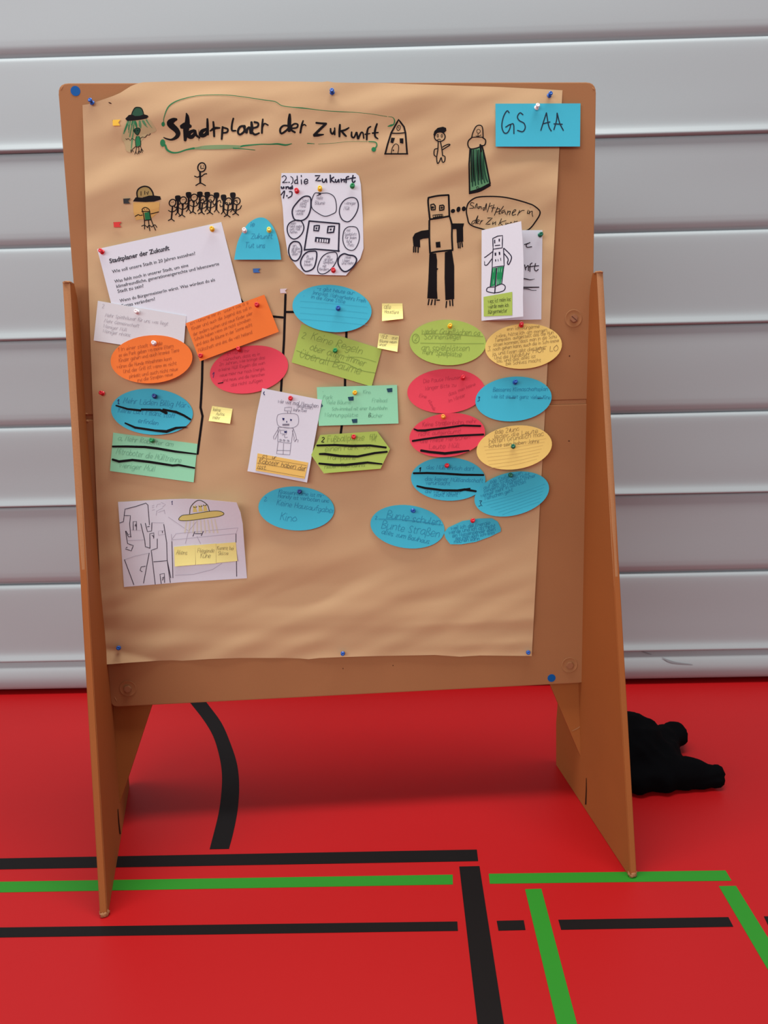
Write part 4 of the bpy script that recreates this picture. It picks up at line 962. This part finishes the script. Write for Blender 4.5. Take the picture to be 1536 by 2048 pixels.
def note_on(c, P, m, name, label, cat, lift, inkf=None, group=None, off=.0010):
    """a small note stuck to another sheet; its foot stands off a little"""
    q0 = [bp(*p) for p in P]; vt = max(p.z for p in q0); vb = min(p.z for p in q0)
    hf = lambda u, z: c.surf.h(u, z) + off + lift*max(0, (vt-z)/(vt-vb))**2
    s = Surf(hf); cx = sum(p[0] for p in P)/4; cy = sum(p[1] for p in P)/4; org = s.at(cx, cy); V = []; F = []; N = 6
    for d_ in (0, -.0003):
        for j in range(N+1):
            for i in range(N+1):
                a, b = i/N, j/N
                x = lerp(lerp(P[0][0], P[1][0], a), lerp(P[3][0], P[2][0], a), b); y = lerp(lerp(P[0][1], P[1][1], a), lerp(P[3][1], P[2][1], a), b)
                V.append(s.at(x, y, d_) - org)
    K = (N+1)**2
    for j in range(N):
        for i in range(N):
            a = j*(N+1)+i; F.append((a, a+N+1, a+N+2, a+1)); F.append((K+a+1, K+a+N+2, K+a+N+1, K+a))
    rim = [i for i in range(N+1)] + [j*(N+1)+N for j in range(1, N+1)] + [N*(N+1)+i for i in range(N-1, -1, -1)] + [j*(N+1) for j in range(N-1, 0, -1)]
    for a, b in zip(rim, rim[1:]+rim[:1]): F.append((a, b, K+b, K+a))
    o = mesh_obj(name, V, F, m, None, MB @ Matrix.Translation(org), smooth=False); tag(o, label, cat, group)
    class R: pass
    r = R(); r.o = o; r.surf = s; r.org = org
    def nk(off=.0004):
        k = Ink(s, off, 10); k.clip = P; return k
    r.ink = nk; r.put = lambda k, nm, m, label=None: k.build(nm, m, o, org, label)
    return r
n_ = note_on(c, SP, MC['strip'], 'paper_strip', 'yellow strip of lined card glued to the foot of the robot sheet', 'note', .001)
scrawl(n_, 'strip', [('Ich würde gerne mal ein', 523, 914, 5, 9, .9), ('Roboter haben der N', 518, 925.5, 6, 10, .93), ('isst.', 515, 936.5, 5.5, 9)], w=1.1)
k = n_.ink()
for a_, b_ in (((516,914.5),(613,931)), ((514,926),(610,942)), ((513,937),(608,954))): k.line([a_+(.7,), b_+(.7,)])
n_.put(k, 'ruled_line', mat('strip_rule', (120, 92, 58), .6, .3))
c = Card('hexagonal_card', [(640.5,870),(754.2,862.6),(780,897.8),(761.2,937.4),(647.6,946.8),(622.3,910)], MC['green'], 1, .007, 'green hexagonal card with three thick black strokes', 'card', CG)
scrawl(c, 'green', [('Fußballplätze  für', 655, 884, 7.2, -3, .86), ('!!!', 744, 882, 8), ('einen Park  Ja', 650, 903, 6.5, -4, 1.1), ('Trampoline', 653, 919, 6), ('neben Tischtennis', 649, 937, 5, -3)], w=1.15)
marks(c, [[(634,891,4),(670,890,4.5),(705,892,5),(740,891,4.5),(772,895,4)],[(639,908,4),(650,908,5),(680,912,5),(715,913,4.5),(750,906,4.5),(774,903.5,4)],[(638,927,4),(668,930,5),(690,930,5),(735,925,4.5),(764,928,3)]], None)
scrawl(c, M_BLACK, [('2', 643, 884, 5.5)], w=2.2, name='numeral')
# lower blue ovals
c = ecard(592.7, 1017, 76, 44, 3, 'blue', 0, .008, 'blue oval card alone below the robot sheet, ending in Kino')
scrawl(c, 'blue', [('Klassenräume ist mit', 557, 987, 4.8, 5), ('Handy ist verboten und', 556, 995, 4.8, 6), ('Keine Hausaufgaben', 553, 1010, 6.6, 8), ('Kino', 560, 1040, 9, 6), ('2.', 528, 1002, 5)], w=1.2)
c = ecard(815, 1053.5, 74.5, 43, 7, 'blue', 0, .008, 'blue oval card about colourful schools, lowest on the sheet')
scrawl(c, 'blue', [('Bunte schulen', 773, 1036, 9, 8, .95), ('Bunte Straßen', 763, 1056, 9.5, 9, .95), ('alles zum Bauhaus', 763, 1067, 5.8, 12), ('2.', 750, 1039, 4)], w=1.25)
marks(c, [[(757,1038,1),(800,1039,1.2),(845,1044,1.2),(885,1050,1)]], None, 'pencil_line', MI['blue'])
P = [(888,1065.7),(896.7,1055),(925,1042),(959,1037),(984,1036.5),(995.6,1043.5),(1001.6,1056.6),(1001.6,1063),(980,1073.5),(951,1084),(922.7,1088.6),(900.6,1088.6),(891.5,1077)]
c = Card('cut_card', P, MC['blue'], 1, .005, 'small blue card trimmed to a rough leaf shape', 'card', CG)
scrawl(c, 'blue', [('weil ich die Energie', 902, 1060, 4.6, -8), ('werde und ich als nicht', 898, 1068, 4.6, -8, .95), ('ein Wasserspender eben', 905, 1075, 4.6, -9, .88), ('das man auch schwimmen', 911, 1080.5, 4.2, -9, .88), ('machen kann', 908, 1086, 4.2, -7), ('2', 892, 1067, 5)], w=1.2)
# right hand block
c = ecard(895.5, 685, 76.5, 45.5, 1.5, 'green', 0, .008, 'green oval card below the tall robot, with a ringed number')
scrawl(c, 'green', [('weder Grünflächen dafür', 843, 667, 6.8, 2, .84), ('Sonnensegel', 848, 678, 6.8, 0), ('an spielplätzen', 843, 700, 7, 1), ('mehr Spielplätze', 845, 708, 6.2, 4, .85), ('2', 829, 681, 6)], w=1.15)
k = c.ink(); k.oval(831.5, 677, 7, 9, 1.1); k.line([(843,668,1),(890,668,1.1),(966,673,1)]); k.line([(841,686,.9),(900,687,.9),(968,687,.9)]); c.put(k, 'pencil_line', MI['green'])
c = ecard(1047, 692.5, 77, 45, -4, 'yellow', 1, .008, 'yellow oval card densely written, pinned with a red pin at the top')
scrawl(c, 'yellow', [('Wenn ich Bürgermeisterin', 1007, 662, 4.2, -5), ('wäre, hätte ich am morgen', 993, 675, 4.2, -7), ('Tempolim. aufgestellt das die Hunde', 990, 684, 4.2, -8, .92), ('sitzen kommen, dass man in die Schule', 987, 693, 4.2, -8, .9), ('noch gehen kann, auch die in Schwimmen', 986, 702, 4.2, -8, .86), ('ja, und Essen gibt die Mama', 985, 711, 4.2, -7), ('Und die Müllabfuhr', 989, 719, 4.2, -7), ('los, und das alles ist', 994, 725, 4.2, -7), ('bei Schluss macht', 1012, 730.5, 4.2, -6), ('3.', 975, 702, 6)], w=.95)
scrawl(c, 'yellow', [('HOF LOS', 1066, 706, 6.5, -6, 1.2)], w=1.4, seed=8)
c = ecard(892, 782, 77.5, 44.5, -3, 'red', 0, .008, 'red oval card under the green oval, faint writing only')
scrawl(c, 'red', [('Die Pause Minuten', 847, 766, 4.6, -6), ('länger Bitte zu', 851, 780, 4.6, -7), ('dass man keine', 898, 792, 4.2, -22), ('im Winter', 898, 805, 4.2, -20), ('Eine', 838, 794, 4.2, 10), ('stunde', 856, 801, 4, 62)], w=.9)
c = ecard(1027, 798, 76.5, 44.5, -5, 'blue', 2, .009, 'blue oval card right of the plain red oval')
scrawl(c, 'blue', [('Besseres Klimaschaftsplan', 986, 783, 4.6, -1), ('wie ist sie mit ganz vielen Kindern', 983, 796, 4.6, 1, .92)], w=1.15)
scrawl(c, M_NAVY, [('3', 955, 802, 4.6)], w=1.7, name='numeral')
marks(c, [[(1019,796,1),(1030,796,1.6)],[(1076,797,1.6),(1086,796,1.2)]], None, 'pencil_line', mat('navy_pencil', (20, 70, 112), .6, .3))
c = ecard(894.5, 870, 76, 43.5, -7, 'red', 2, .008, 'red oval card struck through with three thick black strokes')
scrawl(c, 'red', [('Keine Straßenbahn, mehr aber', 845, 853, 5, -4, .95), ('nicht aufgeräumt!', 837, 872, 5, -4, 1.05), ('die Wiese Menschen', 841, 886, 5.4, -5, 1.05), ('Leute Müll', 858, 898, 5.8, -3, 1.15)], w=1.05)
marks(c, [[(828,858,3),(835,861,4),(850,861,5),(862,859,4),(890,856,4),(925,851,4),(961,852,4)],[(825,882,4),(850,878,4),(880,874,4),(920,871,4),(967,869,4)],[(842,901,5),(860,904,5),(890,907,5.5),(915,904,5),(938,901,3)]], None)
c = ecard(1028.5, 895, 76, 43.5, -8, 'yellow', 1, .009, 'yellow ruled oval card pinned through its middle with a green pin')
k = c.ink(.0003)
for i in range(7): k.line([(968+i*2, 893+i*7.2, .6), (1030, 887+i*7.0, .6), (1092-i*3, 877+i*6.8, .6)])
c.put(k, 'ruled_line', mat('yellow_card_rule', (206, 176, 104), .6, .3))
scrawl(c, 'yellow', [('Jede 2 und 1 Jahre wann', 985, 869, 5.4, -8), ('Jeder die Leute', 985, 878, 5, -8, 1.3), ('helfen Gründlich machen', 978, 887, 5.6, -8, 1.02), ('Schule sein haben Jahre', 977, 895.5, 4.4, -6, 1.05), ('3', 971, 879, 4.5)], w=1.1)
marks(c, [[(1021,857,1.6),(1019,863,1.8)]], None, 'pencil_line', MI['yellow'])
c = ecard(896.5, 958, 74.5, 43.5, 2, 'blue', 1, .008, 'blue oval card with black strokes, below the struck-through red oval')
scrawl(c, 'blue', [('das Müll ehrlich darf', 853, 938, 5, 2), ('das keiner Mülllandschaft', 850, 961, 5, 2), ('verursacht', 851, 969, 5, 1), ('die wir arbeiten', 850, 986, 5, 2), ('nicht nimmt', 868, 993, 4.6)], w=1.1)
marks(c, [[(827,946.5,4),(855,946,4.5),(885,947,4.5),(925,949.5,4.5),(967,950,4)],[(834,972,3.5),(850,976,4.5),(885,980.5,4.5),(915,981,4.5),(930,979,5),(952,982.5,4)],[(920,981,5),(940,977,3)]], None)
scrawl(c, M_BLACK, [('1', 838, 943, 5)], w=2.6, name='numeral')
c = ecard(1023.5, 988, 76, 43, -13, 'blue', 2, .010, 'blue ruled oval card, tilted, lowest on the right side')
k = c.ink(.0003)
for i in range(6): k.line([(965+i*8, 1006+i*4.6, .6), (1030, 989+i*6.2, .6), (1090-i*2, 968+i*7, .6)])
c.put(k, 'ruled_line', _m['blue_card_rule'])
scrawl(c, 'blue', [('Jede Stelle lassen oder', 977, 969, 4.6, -17, .95), ('auf den Erdboden nicht', 968, 979, 4.6, -17), ('sondern ab nehmen immer', 968, 985.5, 4.6, -17), ('weniger mehr in nächsten', 962, 995, 4.4, -18, .9), ('Menschen geht', 970, 1000, 4.4, -17)], w=1.05)
scrawl(c, mat('navy_pen', (16, 48, 86), .6, .3), [('3.', 957, 1012, 6)], w=1.5, name='numeral')
# saucer drawing at the foot
P = [(236,1004)] + [(300,1000.5),(340,998.4),(373,997.5),(410,999)] + [(473,1005),(481,1025),(485.4,1047.5),(489,1095),(494,1156.5),(370,1164),(248,1174)]
q1 = bp(486, 1010)
def curlh(u, z, base):
    d = max(0.0, (u - (q1.x - .11)) + (z - (q1.z - .10)))
    return base + .9 * d * d + 0.002
c = Card('city_drawing', P, M_PAPER, 0, 0, 'white sheet with a yellow saucer over a pencil city, lower left', 'drawing', hfun=curlh)
cs = c
k = c.ink().crop(200, 960, 4.8)
k.lines([[(190,412),(225,400),(232,342),(292,342),(285,420),(295,545)],[(232,340),(240,280),(340,255),(440,222),(460,240),(475,430)],[(245,490),(265,610),(320,630),(300,680),(245,662)],[(250,490),(272,545),(300,545)],[(262,508),(265,530),(280,520)],
 [(320,480),(318,400),(350,398),(350,480)],[(335,440),(342,420),(345,445)],[(392,420),(430,580),(435,640),(480,655)],[(435,415),(455,495),(495,490),(498,410)],[(455,450),(475,445)],[(612,425),(640,600),(645,770),(680,940)],
 [(480,655),(478,515),(518,508),(515,560)],[(500,530),(518,548)],[(550,565),(550,655),(492,675),(530,1000)],[(515,785),(645,775),(675,985)],[(598,490),(600,508)],[(588,995),(575,905),(618,897),(620,985)],[(598,940),(612,930),(600,962)],
 [(418,990),(472,702)],[(235,765),(325,1005)],[(435,828),(395,835),(385,868),(405,880)],[(690,590),(700,940)],[(1305,515),(1305,600)],[(1310,780),(1312,925)],[(892,540),(910,495)],[(912,515),(975,515)],[(972,535),(992,492)],[(250,650),(262,645)]], 7, False)
c.put(k, 'city_outline', mat('soft_black_pencil', (62, 56, 72), .6, .3))
k = c.ink().crop(200, 960, 4.8)
k.lines([[(500,410),(612,412)],[(562,530),(560,490),(620,485)],[(565,530),(625,520)],[(340,730),(235,765)],[(340,730),(472,702)],[(690,570),(730,515),(1325,460),(1305,515),(695,575)],[(655,355),(850,490),(820,610)],[(930,395),(850,490)],[(930,540),(965,610)],[(720,915),(900,905),(1080,860),(1170,800)],[(685,520),(690,590)],[(300,480),(390,485)],[(270,580),(420,575)],
 [(540,260),(550,235),(580,230)],[(500,250),(520,240)],[(500,290),(525,285)],[(545,300),(540,340)],[(615,285),(625,325)],[(540,300),(600,270)],[(560,310),(620,290)],[(585,215),(630,235),(600,260)],[(500,265),(520,262)]], 4, False)
c.put(k, 'city_outline', M_LGREY)
k = c.ink().crop(200, 960, 4.8)
for x in range(830, 1130, 34): k.line([(x,395-(x-830)*.06,12),(x+(x-930)*.16,505,14)], None)
c.put(k, 'beam', mat('pale_olive_pencil', (220, 220, 202), .6, .3))
k = c.ink(.0005).crop(200, 960, 4.8)
k.fill([(755,375),(790,340),(870,330),(1060,300),(1150,300),(1190,325),(1140,350),(1000,370),(870,388),(780,390)], True)
for x, y in ((912, 310), (965, 305), (1012, 302)): k.fill([(x-20,y),(x-18,y-38),(x-24,y-66),(x-6,y-55),(x+8,y-70),(x+10,y-40),(x+22,y-4)])
c.put(k, 'saucer', mat('yellow_olive_pencil', (222, 212, 126), .6, .3))
k = c.ink(.0007).crop(200, 960, 4.8)
k.line([(860,325),(870,260),(920,205),(970,198),(1030,240),(1050,300)], 7); k.line([(755,375),(790,340),(870,330),(1060,300),(1150,300),(1190,325),(1140,350),(1000,370),(870,388),(780,390)], 6, True, True)
for x, y in ((912, 258), (965, 250), (1005, 240)): k.line([(x-14,y,7),(x-4,y+6,8)]); k.line([(x+6,y+6,7),(x+16,y-2,7)])
c.put(k, 'saucer_outline', mat('dark_olive_pencil', (70, 68, 44), .6, .3))
scrawl(c, M_NAVY, [('1.', 342, 1009, 4.2)], w=1.4, name='numeral')
SG = 'yellow sticky notes on the saucer drawing'
for P, lab, rows in (([(348,1093.8),(390.6,1090),(391,1129.5),(349.6,1133)], 'yellow sticky note reading Aliens, leftmost of three on the city drawing', [('Aliens', 352, 1109, 5.5)]),
   ([(390.6,1090.5),(432,1087),(432,1126.7),(391.7,1129.5)], 'yellow sticky note, middle of three on the city drawing', [('Fliegende', 395, 1105, 5), ('Kühe', 401, 1115.5, 6)]),
   ([(432.3,1087.5),(471.5,1084.4),(474.6,1122),(432.5,1126)], 'yellow sticky note, rightmost of three on the city drawing', [('Kommt bei', 434, 1100, 4.6), ('Skizze', 436, 1110, 4.6)])):
    n_ = note_on(cs, P, MC['sticky'], 'sticky_note', lab, 'sticky note', .004, group=SG)
    scrawl(n_, 'sticky', rows, w=1.0, sx=.8)
# three sticky notes on the brown paper
class PW: surf = Surf(lambda u, z: paper_h(u, z) + .0008)
for P, lab, rows, dk in (([(764,606.9),(805,606.9),(806.2,637.5),(764,642)], 'pale yellow sticky note right of the upper blue oval', [('alle', 768, 617, 5.5), ('Haustiere', 769, 626, 4.2)], 0),
   ([(758.2,666.6),(798,671.8),(794.7,703.7),(754.7,696)], 'pale yellow sticky note touching the corner of the tilted green card', [('VIER Neue', 760, 677, 5), ('Bäume neben', 759, 684.5, 3.6), ('unser', 758, 691, 4)], 0),
   ([(424.3,811.9),(465.2,817.6),(460,847.5),(417.3,841.8)], 'pale yellow sticky note left of the robot sheet', [('keine', 426, 822, 4.2), ('Autos', 432, 830, 4.2), ('mehr', 425, 838, 4.2)], 0)):
    n_ = note_on(PW, P, MC['sticky'], 'sticky_note', lab, 'sticky note', .013)
    scrawl(n_, 'sticky', rows, w=.95, ang=4, sx=.8)

# ------------------------------------------------------------------ push pins
PINC = {'blue': (16, 82, 170), 'red': (212, 26, 44), 'white': (235, 228, 230), 'yellow': (240, 190, 30), 'green': (10, 142, 78), 'dark blue': (16, 52, 128), 'dark green': (0, 104, 78), 'orange': (240, 150, 40), 'pale yellow': (232, 220, 96)}
def lathe(prof, n=18):
    V = []; F = []
    for r, y in prof:
        for i in range(n): V.append((r*math.cos(2*math.pi*i/n), y, r*math.sin(2*math.pi*i/n)))
    for k in range(len(prof)-1):
        for i in range(n): j = (i+1) % n; F.append((k*n+i, k*n+j, (k+1)*n+j, (k+1)*n+i))
    F.append(tuple(range(n))[::-1]); F.append(tuple((len(prof)-1)*n+i for i in range(n)))
    return V, F
M_STEEL = mat('pin_steel', (170, 170, 175), .3, .6); _m['pin_steel'].node_tree.nodes['Principled BSDF'].inputs['Metallic'].default_value = 1
HEADP = [(.0012, -.004), (.0058, -.0042), (.0062, -.005), (.0058, -.0060), (.0036, -.0066), (.0030, -.0095), (.0034, -.0122), (.0050, -.0130), (.0055, -.0142), (.0053, -.0156), (.0044, -.0164), (.0024, -.0166), (.0018, -.0158)]
def lmesh(name, prof, m, n=18):
    V, F = lathe(prof, n); me = bpy.data.meshes.new(name); me.from_pydata(V, [], F); me.materials.append(m)
    me.polygons.foreach_set('use_smooth', [True]*len(me.polygons))
    bm = bmesh.new(); bm.from_mesh(me); bmesh.ops.recalc_face_normals(bm, faces=bm.faces); bm.to_mesh(me); bm.free(); return me
HEAD = {}; NEEDLE = lmesh('needle', [(.00055, -.005), (.00055, .004), (.00012, .008)], M_STEEL, 8)
PINS = [('blue',188,207,(-.55,.5),'at the top left corner of the brown paper'),('blue',665,187,(-.15,.35),'at the top middle of the brown paper'),('blue',1096,193,(.3,.35),'at the top right corner of the brown paper'),
 ('white',1071,217,(.25,.4),'in the card lettered GS AA'),('blue',237,1295,(.3,.3),'at the lower left corner of the brown paper'),('blue',686,1306,(-.1,.1),'at the lower middle edge of the brown paper'),('blue',1057,1304,(-.35,.2),'at the lower right corner of the brown paper'),
 ('red',208,505,(-.5,.3),'in the left corner of the printed task sheet'),('yellow',425,460,(0,.05),'in the right corner of the printed task sheet'),('white',277,625,(-.3,.1),'in the off-white handwritten card'),('red',515,611,(-.1,.05),'in the upper right corner of the orange rectangular card'),
 ('red',402,712,(0,-.1),'in the lower left corner of the orange rectangular card'),('white',309,687,(0,0),'in the orange oval card'),('red',479,699,(-.15,.15),'at the rim of the red oval beside the orange cards'),('dark blue',310,793,(.05,.15),'in the left blue oval with black strokes'),
 ('red',208,787,(-.4,.15),'stuck alone in the paper near the left edge'),('green',305,881,(0,.25),'in the left mint rectangle'),('white',490,463,(-.05,.1),'in the left half of the blue dome card'),('pale yellow',538,462,(.1,.1),'in the right half of the blue dome card'),
 ('red',595,384,(-.2,.1),'at the upper left of the robot face sheet'),('yellow',640,380,(0,.2),'at the top middle of the robot face sheet'),('green',704,374,(.1,-.1),'at the upper right of the robot face sheet'),('red',667,542,(-.05,.05),'at the foot of the robot face sheet'),
 ('blue',676,618,(.05,.15),'in the upper blue oval of the middle column'),('green',670,702,(.05,.05),'in the tilted green rectangular card'),('yellow',709,786,(.1,.05),'in the mint card with inked-over spots'),('red',581,797,(.05,.1),'in the robot sheet'),
 ('red',707,874,(.05,.2),'in the green hexagonal card'),('dark blue',599,983,(0,.15),'in the blue oval below the robot sheet'),('blue',825,1021,(.1,-.1),'in the lowest blue oval card'),('red',944,1041,(.1,.4),'in the small leaf-shaped blue card'),
 ('yellow',899,653,(0,.2),'in the green oval card'),('red',1042,651,(-.15,.5),'in the densely written yellow oval'),('red',925,756,(0,.3),'in the plain red oval card'),('blue',1029,765,(0,.3),'in the blue oval right of the plain red oval'),
 ('orange',888,834,(-.4,.25),'in the red oval with black strokes'),('dark green',1027,893,(-.35,.25),'in the middle of the ruled yellow oval'),('red',893,931,(0,.2),'in the blue oval with black strokes on the right'),('dark green',1021,950,(-.2,.05),'in the tilted ruled blue oval'),
 ('dark green',1079,471,(.05,-.05),'in the back leaf of the folded sheet')]
dg = bpy.context.evaluated_depsgraph_get(); dg.update()
SOLID = [o for o in bpy.data.objects if o.type == 'MESH' and o.name.split('.')[0] in ('sheet','oval_card','rectangular_card','dome_card','robot_face_sheet','folded_sheet','printed_sheet','hexagonal_card','robot_sheet','cut_card','city_drawing')]
bpy.context.view_layer.update()
def top_at(px, py):
    """height of the topmost sheet under a pin"""
    d = 0; rw = ray(px, py).normalized()
    best = None
    for o in SOLID:
        inv = o.matrix_world.inverted(); ok, loc, nn, ix = o.ray_cast(inv @ CAMPOS, (inv.to_3x3() @ rw).normalized())
        if ok:
            wpnt = o.matrix_world @ loc; L = (wpnt - CAMPOS).length
            if best is None or L < best: best = L
    if best is None: return bp(px, py, .003)
    return BRT @ (CAMPOS + rw*best - BB)
for colr, x, y, (tx, ty), where in PINS:
    p = top_at(x + tx*2.2, y - ty*-3.0 + 0)
    R = Matrix.Rotation(tx*.55, 4, 'Z') @ Matrix.Rotation(-ty*.6 - .12, 4, 'X') @ Matrix.Scale(.92, 4)
    if colr not in HEAD: HEAD[colr] = lmesh('pin_head', HEADP, mat(colr + ' pin plastic', PINC[colr], .28, .5))
    root = empty('push_pin', MB @ Matrix.Translation(p) @ R)
    h = bpy.data.objects.new('pin_head', HEAD[colr]); C.objects.link(h); h.parent = root
    nd = bpy.data.objects.new('needle', NEEDLE); C.objects.link(nd); nd.parent = root
    tag(root, colr + ' plastic push pin ' + where, 'pin', 'push pins in the board')
# flag markers
FLAGC = {'yellow': (244, 196, 44), 'black': (16, 6, 8), 'red': (224, 38, 30), 'blue': (46, 110, 190), 'white': (228, 214, 218)}
FLAGS = [('yellow', (225,239), (241,251), 'beside the green saucer drawing'), ('black', (246.5,396.5), (261,407), 'beside the small yellow saucer drawing'), ('red', (227,443.5), (243,454), 'above the printed task sheet'), ('blue', (506,536.5), (521,545), 'below the blue dome card'), ('white', (560,577), (574.5,586), 'at the head of the black connector line')]
for colr, (x0, y0), (x1, y1), where in FLAGS:
    c0 = PAPER.at((x0+x1)/2, (y0+y1)/2, .004); root = empty('flag_pin', MB @ Matrix.Translation(c0))
    tag(root, colr + ' flag pin ' + where, 'flag pin', 'flag pins in the board')
    a, b, dd, ee, m_ = (PAPER.at(*p, .004) - c0 for p in ((x0, y0+.8), (x1, y0), (x1-1, y1), (x0+.6, y1+.4), (x1-4.5, (y0+y1)/2)))
    t_ = Vector((0, .0007, 0)); V = [a, b, m_, dd, ee]; V = V + [v + t_ for v in V]
    mesh_obj('flag', V, [(0,1,2),(0,2,4),(4,2,3),(7,6,5),(9,7,5),(8,7,9)] + [(i, (i+1) % 5, (i+1) % 5+5, i+5) for i in range(5)], mat(colr + ' flag plastic', FLAGC[colr], .5, .4), root)
    s0 = PAPER.at(x0+1.5, y1+4, .0) - c0; s1 = a; dr = Vector((.0006, 0, 0)); dy = Vector((0, -.0006, 0))
    s0 = s0 + Vector((0, .002, 0)); ring = lambda p: [p+dr, p+dy, p-dr, p-dy]
    mesh_obj('needle', ring(s1) + ring(s0), [(i, (i+1) % 4, (i+1) % 4+4, i+4) for i in range(4)] + [(3,2,1,0),(4,5,6,7)], M_STEEL, root)

# ------------------------------------------------------------------ black jacket on the floor
M_CLOTH = mat('black_cloth', (7, 7, 9), .95, .04, 1.0, .2, 900, bump=.3, bscale=700)
def cloth_blob(balls, chains):
    bm = bmesh.new()
    def ball(c, r):
        g = bmesh.ops.create_icosphere(bm, subdivisions=3, radius=1)
        for v in g['verts']: v.co = Vector((c[0]+v.co.x*r[0], c[1]+v.co.y*r[1], c[2]+v.co.z*r[2]))
    for c_, r in balls: ball(c_, r)
    for ch in chains:
        for (a, ra), (b, rb) in zip(ch, ch[1:]):
            a, b = Vector(a), Vector(b)
            for i in range(6):
                t = i/5; p = a.lerp(b, t); r = [lerp(x, y, t) for x, y in zip(ra, rb)]; ball(p, r)
    return bm
f3 = lambda x, y, z: tuple(fp(x, y, z))
JB = [(f3(1262,1487,.075),(.095,.10,.078)), (f3(1235,1500,.06),(.12,.12,.085)), (f3(1285,1505,.05),(.09,.11,.062)), (f3(1200,1522,.045),(.08,.09,.05)), (f3(1330,1515,.035),(.06,.06,.045))]
JC = [[(f3(1275,1552,.032),(.08,.06,.042)),(f3(1350,1545,.036),(.055,.052,.042)),(f3(1398,1550,.032),(.042,.042,.036)),(f3(1416,1552,.034),(.024,.03,.027)),(f3(1436,1553,.034),(.017,.03,.026))],
      [(f3(1315,1490,.045),(.05,.05,.045)),(f3(1350,1466,.05),(.032,.035,.03)),(f3(1366,1472,.035),(.02,.026,.024))]]
bm = cloth_blob(JB, JC)
jo = bm_obj('jacket', bm, M_CLOTH)
md = jo.modifiers.new('r', 'REMESH'); md.mode = 'VOXEL'; md.voxel_size = .011; md.use_smooth_shade = True
ms = jo.modifiers.new('s', 'SMOOTH'); ms.factor = .6; ms.iterations = 5
bpy.context.view_layer.update()
ev = jo.evaluated_get(bpy.context.evaluated_depsgraph_get()); nm = bpy.data.meshes.new_from_object(ev); jo.modifiers.clear(); jo.data = nm
nm.materials.clear(); nm.materials.append(M_CLOTH)
nm.calc_loop_triangles()
nrm = [v.normal.copy() for v in nm.vertices]
for v, n in zip(nm.vertices, nrm):
    p = v.co.copy(); f = noise.noise(Vector((p.x*14+p.y*10, p.y*16-p.x*6, p.z*12)))
    v.co = p + n * (.012*(1-abs(f)*2) - .003 + .005*noise.noise(p*38))
    if v.co.z < .002: v.co.z = .002
nm.polygons.foreach_set('use_smooth', [True]*len(nm.polygons))
tag(jo, 'black jacket dropped in a heap on the floor behind the right wing', 'jacket')
